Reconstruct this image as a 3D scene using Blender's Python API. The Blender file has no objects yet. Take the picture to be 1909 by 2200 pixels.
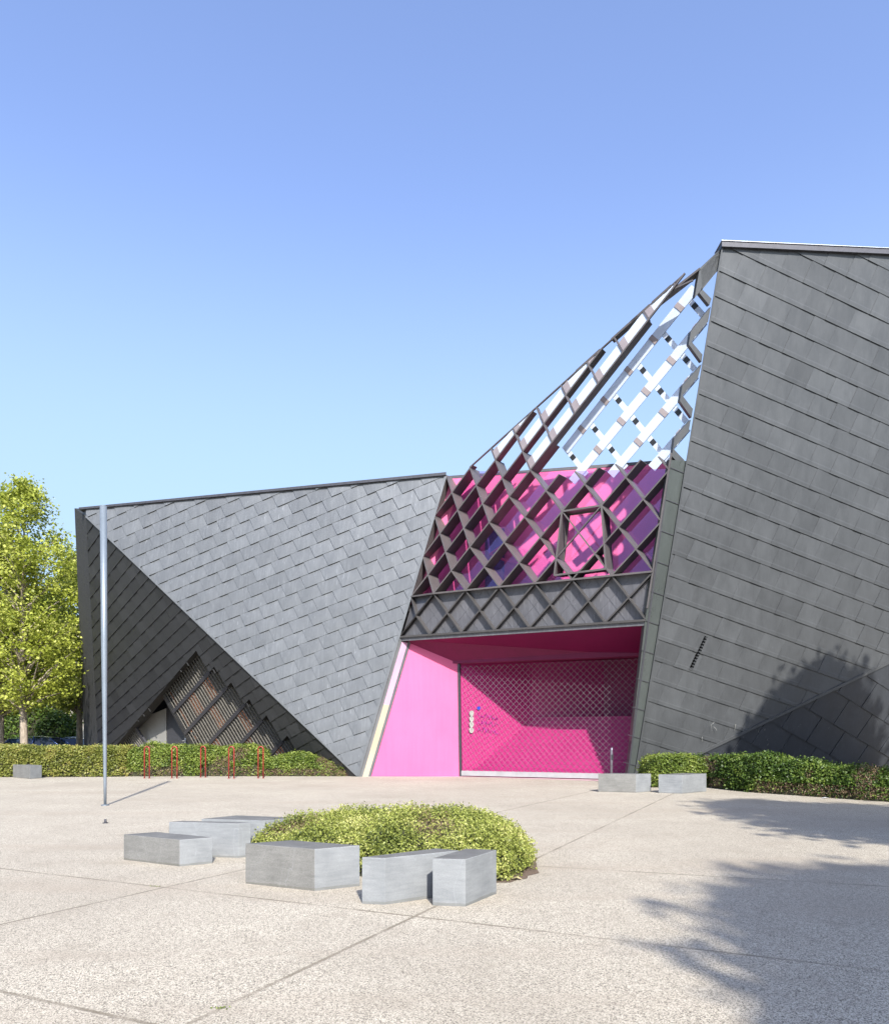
import bpy, math, random
import numpy as np
from mathutils import Vector, noise
random.seed(7)
rng = np.random.default_rng(11)
SC = bpy.context.scene
COL = SC.collection

# ------------------------------------------------------------------ camera
FPX, CX, HY, CH = 1598.0, 954.5, 1586.0, 1.51      # focal length in photo pixels, axis, horizon row, eye height
cam_d = bpy.data.cameras.new('camera')
cam = bpy.data.objects.new('camera', cam_d); COL.objects.link(cam)
cam.location = (0, 0, CH); cam.rotation_euler = (math.radians(90), 0, 0)
cam_d.sensor_fit = 'HORIZONTAL'; cam_d.sensor_width = 36.0
cam_d.lens = 36.0*FPX/1909.0
cam_d.shift_y = (HY-1100.0)/1909.0
cam_d.clip_start = 0.1; cam_d.clip_end = 3000
SC.camera = cam

# ------------------------------------------------------------------ sky and sun
SUN_EL, SUN_AZ = math.radians(35), math.radians(12)   # azimuth: to the right of straight behind the camera
w = bpy.data.worlds.new('World'); SC.world = w; w.use_nodes = True
nt = w.node_tree; nt.nodes.clear()
out = nt.nodes.new('ShaderNodeOutputWorld'); bg = nt.nodes.new('ShaderNodeBackground')
sky = nt.nodes.new('ShaderNodeTexSky'); sky.sky_type = 'NISHITA'; sky.sun_disc = False
sky.sun_elevation = SUN_EL; sky.sun_rotation = math.pi-SUN_AZ
sky.altitude = 0; sky.air_density = 1.0; sky.dust_density = 3.0; sky.ozone_density = 1.8
bg.inputs[1].default_value = 0.125
hs = nt.nodes.new('ShaderNodeHueSaturation'); hs.inputs['Saturation'].default_value = 0.80; hs.inputs['Value'].default_value = 1.35
nt.links.new(sky.outputs[0], hs.inputs['Color']); tint = nt.nodes.new('ShaderNodeMix'); tint.data_type = 'RGBA'; tint.blend_type = 'MULTIPLY'; tint.inputs[0].default_value = 1; tint.inputs[7].default_value = (0.74, 0.85, 1.12, 1)
nt.links.new(hs.outputs[0], tint.inputs[6]); tc = nt.nodes.new('ShaderNodeTexCoord'); sx = nt.nodes.new('ShaderNodeSeparateXYZ'); nt.links.new(tc.outputs['Generated'], sx.inputs[0])
mr = nt.nodes.new('ShaderNodeMapRange'); mr.interpolation_type = 'SMOOTHSTEP'
for k_, v_ in ((1, 0.62), (2, 0.22), (3, 0.0), (4, 0.72)): mr.inputs[k_].default_value = v_
hz_ = nt.nodes.new('ShaderNodeMix'); hz_.data_type = 'RGBA'; hz_.inputs[7].default_value = (2.25, 3.15, 3.9, 1)   # pale haze low in the sky
nt.links.new(sx.outputs[2], mr.inputs[0]); nt.links.new(mr.outputs[0], hz_.inputs[0]); nt.links.new(tint.outputs[2], hz_.inputs[6]); nt.links.new(hz_.outputs[2], bg.inputs[0]); nt.links.new(bg.outputs[0], out.inputs[0])
sd = bpy.data.lights.new('sun', 'SUN'); sd.energy = 5.0; sd.angle = math.radians(0.9); sd.color = (1.0, 0.955, 0.88)
sun = bpy.data.objects.new('sun', sd); COL.objects.link(sun)
S = Vector((math.sin(SUN_AZ)*math.cos(SUN_EL), -math.cos(SUN_AZ)*math.cos(SUN_EL), math.sin(SUN_EL)))  # towards the sun
sun.rotation_euler = S.to_track_quat('Z', 'Y').to_euler()
SC.view_settings.view_transform = 'Standard'; SC.view_settings.look = 'None'
SC.view_settings.exposure = 1.0; SC.view_settings.gamma = 1.0
SC.cycles.use_denoising = True
SC.cycles.max_bounces = 6; SC.cycles.transparent_max_bounces = 12
SC.cycles.sample_clamp_indirect = 6

# ------------------------------------------------------------------ helpers
def A(*p): return np.array(p, float)
def unit(v): v = np.asarray(v, float); return v/np.linalg.norm(v)
def ray(u, v): return A((u-CX)/FPX, 1.0, (HY-v)/FPX)
CAMP = A(0, 0, CH)
def at(u, v, Y): return CAMP+ray(u, v)*Y
def gp(u, v): return CAMP+ray(u, v)*(CH*FPX/(v-HY))            # the ground point seen there
def plane(p, q, r):
    n = unit(np.cross(q-p, r-p)); return n, float(n@p)
def onp(u, v, pl):
    n, d = pl; r = ray(u, v); return CAMP+r*((d-n@CAMP)/(n@r))

def wloc(o):
    v = np.zeros(3)
    while o is not None: v = v+np.array(o.location); o = o.parent
    return v
class MB:
    def __init__(s): s.v = []; s.f = []; s.m = []; s.t = []; s.sm = []
    def add(s, vs, fs, m=0, t=1.0, sm=False):
        o = len(s.v); s.v += [tuple(map(float, p)) for p in vs]
        for f in fs: s.f.append(tuple(o+i for i in f)); s.m.append(m); s.t.append(t); s.sm.append(sm)
    def poly(s, pts, m=0, t=1.0): s.add(pts, [tuple(range(len(pts)))], m, t)
    def prism(s, pts, vec, m=0, t=1.0):                           # closed solid: a polygon pushed along vec
        n = len(pts); pts = [np.asarray(p, float) for p in pts]; q = [p+np.asarray(vec) for p in pts]
        s.add(pts+q, [tuple(range(n)), tuple(range(2*n-1, n-1, -1))]+[(i, i+n, (i+1) % n+n, (i+1) % n) for i in range(n)], m, t)
    def beam(s, a, b, d, w, m=0, t=1.0, side=None):               # a plank from a to b, depth vector d, thickness w
        a, b, d = map(lambda x: np.asarray(x, float), (a, b, d))
        k = unit(np.cross(b-a, d))*w*0.5 if side is None else np.asarray(side, float)*w*0.5
        s.prism([a-k, a+k, b+k, b-k], d, m, t)
    def tube(s, pts, r, n=6, m=0, t=1.0, cap=True):
        pts = [np.asarray(p, float) for p in pts]; rs = r if hasattr(r, '__len__') else [r]*len(pts)
        vs = []; ref = A(0.3, 0.2, 1.0)
        for i, p in enumerate(pts):
            d = unit(pts[min(i+1, len(pts)-1)]-pts[max(i-1, 0)])
            rf = ref if abs(d@unit(ref)) < 0.95 else A(1, 0, 0)
            x = unit(np.cross(rf, d)); y = np.cross(d, x)
            for k in range(n):
                an = 2*math.pi*k/n; vs.append(p+(x*math.cos(an)+y*math.sin(an))*rs[i])
        fs = [(i*n+k, i*n+(k+1) % n, (i+1)*n+(k+1) % n, (i+1)*n+k) for i in range(len(pts)-1) for k in range(n)]
        if cap: fs += [tuple(range(n-1, -1, -1)), tuple((len(pts)-1)*n+k for k in range(n))]
        s.add(vs, fs, m, t, True)
    def box(s, c, sx, sy, sz, rz=0, m=0, t=1.0):                  # c: centre of the base
        ca, sa = math.cos(rz), math.sin(rz)
        pts = [A(c[0]+x*ca-y*sa, c[1]+x*sa+y*ca, c[2]) for x, y in ((-sx/2, -sy/2), (sx/2, -sy/2), (sx/2, sy/2), (-sx/2, sy/2))]
        s.prism(pts, (0, 0, sz), m, t)
    def build(s, name, mats, parent=None, origin=None, bevel=0, label=None):
        me = bpy.data.meshes.new(name)
        o0 = np.zeros(3) if origin is None else np.asarray(origin, float)
        me.from_pydata([(p[0]-o0[0], p[1]-o0[1], p[2]-o0[2]) for p in s.v], [], s.f)
        for mt in (mats if isinstance(mats, (list, tuple)) else [mats]): me.materials.append(mt)
        me.polygons.foreach_set('material_index', s.m)
        me.polygons.foreach_set('use_smooth', s.sm)
        at_ = me.attributes.new('tone', 'FLOAT', 'FACE'); at_.data.foreach_set('value', s.t)
        me.update()
        ob = bpy.data.objects.new(name, me); COL.objects.link(ob); ob.location = o0
        if parent is not None:
            ob.parent = parent; ob.location = o0-wloc(parent)
        if bevel:
            b = ob.modifiers.new('bevel', 'BEVEL'); b.width = bevel; b.segments = 2; b.limit_method = 'ANGLE'
        if label: ob['label'] = label
        return ob

def tag(o, label=None, cat=None, group=None, kind=None):
    if label: o['label'] = label
    if cat: o['category'] = cat
    if group: o['group'] = group
    if kind: o['kind'] = kind
    return o
def empty(name, loc):
    o = bpy.data.objects.new(name, None); COL.objects.link(o); o.location = loc; o.empty_display_size = 0.3; return o

# ------------------------------------------------------------------ materials
ALB = 0.78                                         # shared albedo scale that goes with the exposure above
class NT:
    def __init__(s, name):
        s.mat = bpy.data.materials.new(name); s.mat.use_nodes = True; s.n = s.mat.node_tree; s.n.nodes.clear()
        s.out = s.n.nodes.new('ShaderNodeOutputMaterial')
    def node(s, t, **kw):
        k = s.n.nodes.new(t)
        for a, b in kw.items():
            if a.startswith('i_'):
                key = a[2:]; k.inputs[int(key) if key.isdigit() else key.replace('_', ' ')].default_value = b
            else: setattr(k, a, b)
        return k
    def link(s, a, b): s.n.links.new(a, b)
    def coord(s, scale=(1, 1, 1), rot=(0, 0, 0)):
        c = s.node('ShaderNodeNewGeometry'); m = s.node('ShaderNodeMapping'); m.inputs['Scale'].default_value = scale; m.inputs['Rotation'].default_value = rot
        s.link(c.outputs['Position'], m.inputs[0]); return m.outputs[0]
    def noise(s, co, scale, detail=4, rough=0.6):
        k = s.node('ShaderNodeTexNoise'); k.inputs['Scale'].default_value = scale; k.inputs['Detail'].default_value = detail; k.inputs['Roughness'].default_value = rough
        s.link(co, k.inputs['Vector']); return k.outputs['Fac']
    def ramp(s, fac, stops):
        r = s.node('ShaderNodeValToRGB'); e = r.color_ramp.elements
        while len(e) > 2: e.remove(e[-1])
        e[0].position = stops[0][0]; e[0].color = (*stops[0][1], 1); e[1].position = stops[1][0]; e[1].color = (*stops[1][1], 1)
        for p, c in stops[2:]:
            x = e.new(p); x.color = (*c, 1)
        s.link(fac, r.inputs[0]); return r.outputs[0]
    def mixc(s, fac, a, b, mode='MIX'):
        k = s.node('ShaderNodeMix', data_type='RGBA', blend_type=mode)
        for i, x in ((0, fac), (6, a), (7, b)):
            if hasattr(x, 'links'): s.link(x, k.inputs[i])
            else: k.inputs[i].default_value = x if i == 0 else (*x, 1)
        return k.outputs[2]
    def math(s, op, a, b=0.0):
        k = s.node('ShaderNodeMath', operation=op)
        for i, x in ((0, a), (1, b)):
            if hasattr(x, 'links'): s.link(x, k.inputs[i])
            else: k.inputs[i].default_value = x
        return k.outputs[0]
    def tone(s):
        return s.node('ShaderNodeAttribute', attribute_name='tone').outputs['Fac']
    def bsdf(s, col, rough=0.6, metal=0.0, spec=0.5, bump=None, bstr=0.3, bdist=0.01):
        p = s.node('ShaderNodeBsdfPrincipled')
        col = s.alb(col)
        if hasattr(col, 'links'): s.link(col, p.inputs['Base Color'])
        else: p.inputs['Base Color'].default_value = (*col, 1)
        if hasattr(rough, 'links'): s.link(rough, p.inputs['Roughness'])
        else: p.inputs['Roughness'].default_value = rough
        p.inputs['Metallic'].default_value = metal; p.inputs['Specular IOR Level'].default_value = spec
        if bump is not None:
            b = s.node('ShaderNodeBump'); b.inputs['Strength'].default_value = bstr; b.inputs['Distance'].default_value = bdist
            s.link(bump, b.inputs['Height']); s.link(b.outputs[0], p.inputs['Normal'])
        return p
    def alb(s, col):
        return s.mixc(1.0, col, (ALB,)*3, 'MULTIPLY') if hasattr(col, 'links') else tuple(x*ALB for x in col)
    def done(s, sh): s.link(sh.outputs[0] if hasattr(sh, 'outputs') else sh, s.out.inputs[0]); return s.mat

def simple(name, col, rough=0.6, metal=0.0, nscale=8, namp=0.25, bstr=0.15, stretch=(1, 1, 1), spec=0.5):
    m = NT(name); co = m.coord(stretch)
    n = m.noise(co, nscale); n2 = m.noise(co, nscale*9, 3)
    f = m.math('ADD', m.math('MULTIPLY', n, 0.7), m.math('MULTIPLY', n2, 0.3))
    c = m.ramp(f, [(0.3, tuple(x*(1-namp) for x in col)), (0.7, tuple(min(1, x*(1+namp)) for x in col))])
    c = m.mixc(1.0, c, m.tone(), 'MULTIPLY')
    return m.done(m.bsdf(c, rough, metal, spec, n2, bstr, 0.01))

def zinc(name, col, rough, metal, streak=0.35, dirt=0.3, scratch=0.25):
    m = NT(name)
    big = m.noise(m.coord((0.25, 0.25, 0.18)), 1.0, 4); mid = m.noise(m.coord((1.2, 1.2, 0.45)), 2.2, 5, 0.65)
    st = m.noise(m.coord((7, 7, 0.35)), 2.0, 3, 0.5)
    fine = m.noise(m.coord(), 60, 3)
    scr = m.noise(m.coord((16, 16, 0.9)), 1.5, 2, 0.4)
    c = m.ramp(mid, [(0.28, tuple(x*(1-dirt) for x in col)), (0.72, tuple(x*(1+dirt) for x in col))])
    c = m.mixc(m.math('MULTIPLY', m.ramp(st, [(0.50, (0, 0, 0)), (0.72, (1, 1, 1))]), streak), c, tuple(min(1, x*1.7+0.03) for x in col))
    c = m.mixc(m.math('MULTIPLY', m.ramp(scr, [(0.705, (0, 0, 0)), (0.74, (1, 1, 1))]), scratch), c, (0.6, 0.62, 0.64))
    c = m.mixc(m.math('MULTIPLY', m.ramp(big, [(0.35, (1, 1, 1)), (0.62, (0, 0, 0))]), 0.25), c, tuple(x*0.7 for x in col))
    c = m.mixc(1.0, c, m.tone(), 'MULTIPLY')
    r = m.math('ADD', m.math('MULTIPLY', mid, 0.22), rough-0.11)
    h = m.math('ADD', m.math('MULTIPLY', mid, 1.0), m.math('MULTIPLY', fine, 0.04))
    return m.done(m.bsdf(c, r, metal, 0.5, h, 0.35, 0.02))

M = {}
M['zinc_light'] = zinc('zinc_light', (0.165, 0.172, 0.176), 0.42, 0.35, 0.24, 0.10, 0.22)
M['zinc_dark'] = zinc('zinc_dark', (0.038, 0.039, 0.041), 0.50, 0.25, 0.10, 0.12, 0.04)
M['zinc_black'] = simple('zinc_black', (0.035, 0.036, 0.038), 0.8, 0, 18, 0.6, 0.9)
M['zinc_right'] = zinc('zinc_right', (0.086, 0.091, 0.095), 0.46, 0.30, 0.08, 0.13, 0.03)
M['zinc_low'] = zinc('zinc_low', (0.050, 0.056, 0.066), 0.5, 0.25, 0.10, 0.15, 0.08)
M['seam'] = simple('dark_backing', (0.015, 0.015, 0.016), 0.8)
M['coping'] = simple('coping_metal', (0.06, 0.06, 0.07), 0.5, 0.3)
M['coping_light'] = simple('coping_bright', (0.55, 0.57, 0.60), 0.35, 0.6)
M['fin'] = simple('bronze_fin', (0.125, 0.112, 0.110), 0.5, 0.25, 3, 0.18, 0.1)
M['fin_charcoal'] = simple('charcoal_fin', (0.075, 0.070, 0.068), 0.5, 0.25, 3, 0.18, 0.1)
M['fin_taupe'] = simple('taupe_sunlit_face', (0.33, 0.28, 0.275), 0.5, 0.2, 3, 0.12, 0.1)  # lighter copy of the fin metal, sunlight put into its colour
M['fin_black'] = simple('black_metal', (0.03, 0.032, 0.036), 0.4, 0.3)
M['infill'] = zinc('grey_infill', (0.125, 0.125, 0.138), 0.5, 0.25, 0.4, 0.18, 0.25)
M['glass_side'] = zinc('green_grey_panel', (0.095, 0.108, 0.103), 0.3, 0.3, 0.1, 0.12, 0.03)

def frosted(name, col):
    m = NT(name)
    c = m.ramp(m.noise(m.coord(), 3), [(0.3, tuple(x*0.93 for x in col)), (0.7, col)])
    p = m.bsdf(c, 0.35, 0, 0.5); t = m.node('ShaderNodeBsdfTranslucent'); m.link(m.alb(c), t.inputs[0])
    mx = m.node('ShaderNodeMixShader'); mx.inputs[0].default_value = 0.35
    m.link(p.outputs[0], mx.inputs[1]); m.link(t.outputs[0], mx.inputs[2])
    return m.done(mx)
M['frost'] = frosted('frosted_panel', (0.78, 0.87, 1.0))

def painted(name, a, b, rough=0.55):
    m = NT(name); co = m.coord()
    n = m.noise(co, 0.6, 5); f = m.noise(co, 25, 3); s = m.noise(m.coord((3, 3, 0.25)), 2, 4)
    c = m.ramp(m.math('ADD', m.math('MULTIPLY', n, 0.6), m.math('MULTIPLY', s, 0.4)), [(0.35, a), (0.65, b)])
    c = m.mixc(1.0, c, m.tone(), 'MULTIPLY')
    return m.done(m.bsdf(c, rough, 0, 0.4, f, 0.15, 0.004))
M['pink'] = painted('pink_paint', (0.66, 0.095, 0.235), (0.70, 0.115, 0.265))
M['pink_in'] = painted('pink_inner_shade', (0.37, 0.014, 0.135), (0.42, 0.020, 0.155))  # entrance pink darkened so the recess behind the gate looks more shaded
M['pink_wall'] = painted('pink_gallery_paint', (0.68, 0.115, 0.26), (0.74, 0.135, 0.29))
M['pink_ceiling'] = painted('pink_ceiling_shade', (0.16, 0.001, 0.052), (0.20, 0.002, 0.065))  # same pink, darkened to stand in for the shade under the soffit
M['pink_shade'] = painted('pink_lobby_shade', (0.24, 0.005, 0.09), (0.28, 0.007, 0.10))  # same pink with the shade of the lobby put into the colour
M['cream'] = painted('cream_render', (0.42, 0.34, 0.235), (0.50, 0.42, 0.31))
M['pale_pink'] = painted('pale_pink_render', (0.52, 0.27, 0.40), (0.58, 0.34, 0.47))
M['pink_floor'] = painted('pink_floor_paint', (0.55, 0.33, 0.36), (0.62, 0.40, 0.42))

m = NT('tinted_glass')
tr = m.node('ShaderNodeBsdfTransparent'); tr.inputs[0].default_value = (0.96, 0.86, 0.97, 1)
gl = m.node('ShaderNodeBsdfGlossy'); gl.inputs['Roughness'].default_value = 0.03; gl.inputs[0].default_value = (0.50, 0.45, 1, 1)
fr = m.node('ShaderNodeFresnel'); fr.inputs[0].default_value = 1.25
mx = m.node('ShaderNodeMixShader'); mx.inputs[0].default_value = 0.11; m.link(tr.outputs[0], mx.inputs[1]); m.link(gl.outputs[0], mx.inputs[2])
M['glass'] = m.done(mx)

M['steel'] = simple('galvanised_steel', (0.50, 0.50, 0.50), 0.4, 0.5, 4, 0.15)
M['wire'] = simple('grille_wire', (0.28, 0.265, 0.29), 0.35, 0.6)
M['grille_bar'] = simple('grille_bar', (0.17, 0.16, 0.14), 0.5, 0.3)
M['concrete'] = simple('concrete_wall', (0.25, 0.245, 0.225), 0.85, 0, 1.5, 0.12, 0.3)
M['door_paint'] = simple('dark_door_paint', (0.045, 0.045, 0.05), 0.5, 0.1)
M['brown'] = simple('brown_board', (0.80, 0.33, 0.18), 0.7, 0, 5, 0.3)
M['grey_board'] = simple('grey_board', (0.13, 0.125, 0.11), 0.7, 0, 5, 0.2)
M['red'] = simple('red_paint', (0.30, 0.028, 0.025), 0.35, 0.1, 20, 0.2)
M['bark'] = simple('pale_bark', (0.30, 0.25, 0.19), 0.9, 0, 6, 0.45, 0.9, (3, 3, 0.7))
M['twig'] = simple('dry_twig', (0.30, 0.20, 0.13), 0.9, 0, 6, 0.4)
M['soil'] = simple('shrub_core', (0.030, 0.030, 0.012), 0.95, 0, 12, 0.5, 0.8)
M['black'] = simple('black_rubber', (0.02, 0.02, 0.02), 0.7)
M['white'] = simple('white_sticker', (0.36, 0.36, 0.33), 0.5)
M['blue'] = simple('blue_sign', (0.02, 0.05, 0.5), 0.4)
M['lamp_grey'] = simple('pole_grey', (0.20, 0.235, 0.27), 0.4, 0.3, 3, 0.1)

def stone(name, a, b, streaks):
    m = NT(name); co = m.coord()
    big = m.noise(co, 2.5, 5); f = m.noise(co, 160, 2, 0.5); s = m.noise(m.coord((2, 2, 14), (0.25, 0.3, 0.1)), 2.2, 4)
    c = m.ramp(m.math('ADD', m.math('MULTIPLY', big, 0.55), m.math('MULTIPLY', s, 0.45)), [(0.33, a), (0.66, b)])
    c = m.mixc(m.math('MULTIPLY', m.ramp(f, [(0.35, (1, 1, 1)), (0.55, (0, 0, 0))]), streaks), c, tuple(x*0.5 for x in a))
    sc = m.noise(m.coord((1.2, 9, 1.2), (0.5, 0.35, 0.9)), 1.3, 2, 0.3)
    c = m.mixc(m.math('MULTIPLY', m.ramp(sc, [(0.495, (0, 0, 0)), (0.5, (1, 1, 1)), (0.505, (0, 0, 0))]), 0.25), c, (0.36, 0.38, 0.40))
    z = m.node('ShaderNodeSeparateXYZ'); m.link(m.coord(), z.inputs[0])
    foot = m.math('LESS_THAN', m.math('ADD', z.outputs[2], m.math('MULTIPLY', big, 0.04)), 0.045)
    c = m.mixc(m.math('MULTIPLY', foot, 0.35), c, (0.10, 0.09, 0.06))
    c = m.mixc(1.0, c, m.tone(), 'MULTIPLY')
    return m.done(m.bsdf(c, 0.75, 0, 0.4, m.math('ADD', f, m.math('MULTIPLY', big, 0.5)), 0.35, 0.006))
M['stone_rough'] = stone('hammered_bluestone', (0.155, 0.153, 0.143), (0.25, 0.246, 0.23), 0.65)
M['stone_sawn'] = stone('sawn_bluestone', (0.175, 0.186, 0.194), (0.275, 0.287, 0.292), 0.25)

def leaf(name, a, b, c3, trans=0.35):
    m = NT(name)
    c = m.ramp(m.tone(), [(0.0, a), (0.55, b), (1.0, c3)])
    p = m.bsdf(c, 0.5, 0, 0.35); t = m.node('ShaderNodeBsdfTranslucent'); m.link(m.alb(c), t.inputs[0])
    mx = m.node('ShaderNodeMixShader'); mx.inputs[0].default_value = trans
    m.link(p.outputs[0], mx.inputs[1]); m.link(t.outputs[0], mx.inputs[2])
    return m.done(mx)
M['leaf_maple'] = leaf('spring_maple_leaves', (0.20, 0.25, 0.03), (0.48, 0.53, 0.08), (0.72, 0.74, 0.20), 0.5)
M['leaf_shrub'] = leaf('bright_shrub_leaves', (0.07, 0.10, 0.018), (0.34, 0.38, 0.075), (0.66, 0.63, 0.24), 0.3)
M['leaf_hedge'] = leaf('dull_hedge_leaves', (0.08, 0.10, 0.015), (0.24, 0.26, 0.05), (0.46, 0.38, 0.12), 0.3)
M['leaf_green'] = leaf('fresh_hedge_leaves', (0.035, 0.065, 0.010), (0.17, 0.235, 0.035), (0.38, 0.42, 0.10), 0.3)
M['leaf_dark'] = leaf('dark_hedge_leaves', (0.015, 0.04, 0.006), (0.08, 0.14, 0.018), (0.24, 0.31, 0.06), 0.25)
M['leaf_dry'] = leaf('dry_leaves', (0.16, 0.10, 0.06), (0.30, 0.20, 0.12), (0.42, 0.30, 0.2), 0.2)

# plaza: pale exposed-aggregate concrete with saw joints at two directions
def line_xy(p, q):
    a, b = gp(*p)[:2], gp(*q)[:2]; d = (b-a)/np.linalg.norm(b-a); return (-d[1], d[0], float(-(-d[1]*a[0]+d[0]*a[1])))
JOINTS = [line_xy((0, 1866), (895, 1970)), line_xy((0, 2130), (320, 2200)), line_xy((405, 2200), (895, 1967)), line_xy((0, 1987), (522, 1869)), line_xy((1204, 1864), (1909, 1905))]
m = NT('aggregate_concrete'); co = m.coord()
g1 = m.noise(co, 120, 2, 0.8); g2 = m.noise(co, 85, 3, 0.75); vor = m.node('ShaderNodeTexVoronoi'); vor.inputs['Scale'].default_value = 175; m.link(co, vor.inputs['Vector'])
big = m.noise(co, 0.35, 5, 0.6); mid = m.noise(co, 1.6, 5, 0.65); st = m.noise(m.coord((0.12, 0.9, 1)), 1.0, 4)
vs_ = m.node('ShaderNodeSeparateColor'); m.link(vor.outputs['Color'], vs_.inputs[0])
vor2 = m.node('ShaderNodeTexVoronoi'); vor2.inputs['Scale'].default_value = 115; m.link(co, vor2.inputs['Vector'])
vt_ = m.node('ShaderNodeSeparateColor'); m.link(vor2.outputs['Color'], vt_.inputs[0])
sp = m.math('ADD', m.math('MULTIPLY', g1, 0.35), m.math('ADD', m.math('MULTIPLY', vs_.outputs[0], 0.40), m.math('MULTIPLY', vt_.outputs[1], 0.25)))
c = m.ramp(sp, [(0.28, (0.07, 0.058, 0.045)), (0.40, (0.225, 0.192, 0.145)), (0.49, (0.48, 0.427, 0.335)), (0.66, (0.66, 0.60, 0.485))])
c2 = m.mixc(0.62, m.mixc(0.5, vor.outputs['Color'], (0.6, 0.55, 0.48)), (0.56, 0.50, 0.43))
c = m.mixc(0.05, c, c2)
c = m.mixc(m.math('MULTIPLY', m.ramp(big, [(0.40, (0, 0, 0)), (0.68, (1, 1, 1))]), 0.50), c, (0.30, 0.26, 0.205))
c = m.mixc(m.math('MULTIPLY', m.ramp(mid, [(0.52, (0, 0, 0)), (0.75, (1, 1, 1))]), 0.42), c, (0.27, 0.23, 0.175))
c = m.mixc(m.math('MULTIPLY', m.ramp(st, [(0.52, (0, 0, 0)), (0.70, (1, 1, 1))]), 0.40), c, (0.36, 0.30, 0.23))
sxy = m.node('ShaderNodeSeparateXYZ'); m.link(co, sxy.inputs[0])
wob = m.math('MULTIPLY', m.math('SUBTRACT', g2, 0.5), 0.05)
jl = None
for k, (a, b, cc) in enumerate(JOINTS):
    d = m.math('ADD', m.math('ADD', m.math('MULTIPLY', sxy.outputs[0], a), m.math('MULTIPLY', sxy.outputs[1], b)), cc)
    d = m.math('ABSOLUTE', m.math('ADD', d, wob))
    if k == 4: d = m.math('ADD', d, m.math('LESS_THAN', sxy.outputs[0], 1.1))
    jl = d if jl is None else m.math('MINIMUM', jl, d)
jm = m.math('SUBTRACT', 1.0, m.math('DIVIDE', jl, 0.022)); jm = m.math('MAXIMUM', jm, 0.0); jm = m.math('MINIMUM', m.math('MULTIPLY', jm, 2.2), 1.0)
fade = m.ramp(m.noise(co, 1.1, 3), [(0.36, (0.25, 0.25, 0.25)), (0.55, (1, 1, 1))])
jf = m.math('MULTIPLY', m.math('MULTIPLY', jm, fade), 0.85)
c = m.mixc(jf, c, (0.17, 0.14, 0.10))
h = m.math('SUBTRACT', sp, m.math('MULTIPLY', jm, 0.6))
M['plaza'] = m.done(m.bsdf(c, 0.85, 0, 0.3, h, 0.25, 0.004))
M['asphalt'] = simple('asphalt', (0.06, 0.06, 0.062), 0.9, 0, 40, 0.3, 0.5)
M['grass'] = simple('lawn', (0.07, 0.12, 0.02), 0.95, 0, 30, 0.5, 0.8)

# ------------------------------------------------------------------ ground
g = MB(); N = 60
xs = np.linspace(-1, 1, N+1)
g.poly([(-400, -60, 0), (400, -60, 0), (400, 900, 0), (-400, 900, 0)])
tag(g.build('ground', M['plaza']), 'pale exposed-aggregate concrete plaza with saw-cut joints', 'ground', kind='structure')
g = MB(); g.poly([(-120, 31.5, 0.004), (-17.8, 31.5, 0.004), (-24, 60, 0.004), (-120, 60, 0.004)])
tag(g.build('road', M['asphalt']), 'asphalt parking strip behind the left hedge', 'road', kind='structure')
g = MB(); g.poly([(-120, 60.02, 0.006), (60, 60.02, 0.006), (60, 140, 0.006), (-120, 140, 0.006)])
tag(g.build('lawn', M['grass']), 'lawn beyond the parked cars', 'lawn', kind='structure')

# ------------------------------------------------------------------ building geometry (metres, solved from the lattice grid)
s_ = 28.0
def zy(p): return A(p[0], p[2], p[1])*s_
LE1 = A(0.02117, -0.0124, -0.0003)*s_          # half a lattice cell along the row
LE2 = A(0.00277, -0.0057, 0.0270)*s_           # half a lattice cell up
LO = CAMP+A(-0.01516, 1.0, 0.1945)*s_
LG = A(-0.00758361, 0.01685673, 0.02911408)*s_  # one step up the folded-back facet
DIR = A(0.5033, 0.8545, 0.1283)                # fins run back along this direction
D = DIR*0.70
LF = lambda k: LO+k*(LE1+LE2)
L1 = lambda a, b: LO+a*LE1+b*LE2
L2 = lambda k, q: LF(k)+q*LG
n1 = unit(np.cross(LE1, LE2)); PL1 = (n1, float(n1@LO))
P1, PB = L2(2, 4), LF(-2)
HR = P1[2]                                     # roof height of the left wing
tt = -PB[2]/(P1[2]-PB[2]); G1 = PB+(P1-PB)*tt   # its facade edge at the ground
Yt = (HR-CH)*FPX/(HY-1094); TL = at(186, 1094, Yt)
PF1 = plane(P1, G1, TL)
RA0, RA1 = onp(1385.4, 1334.5, PL1), onp(1503, 576, PL1)
ax = unit(RA1-RA0); nn = unit(np.cross(ax, A(0, 1, 0)))
def r1plane(th):
    b = np.cross(ax, nn); n = nn*math.cos(th)+b*math.sin(th); return n, float(n@RA0)
best = min(np.linspace(-1.4, 1.4, 5601), key=lambda th: abs(onp(1549.3, 533, r1plane(th))[2]-onp(1909, 549, r1plane(th))[2]) if abs(r1plane(th)[0][1]) > 0.3 else 9e9)
PR1 = r1plane(best)
def pr(u, v): return onp(u, v, PR1)
C1 = pr(1549.3, 533); C2 = pr(1909, 549); HT = C1[2]
dirt_ = unit(C2-C1); CFAR = C1+dirt_*22.0
print('P1', P1, 'TL', TL, 'G1', G1, 'RA0', RA0, 'RA1', RA1, 'C1', C1, 'C2', C2, 'n', PR1[0])

BLD = tag(empty('angular_building', (0, 30, 0)), 'angular grey metal building with diamond lattice and pink entrance', 'building')

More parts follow.
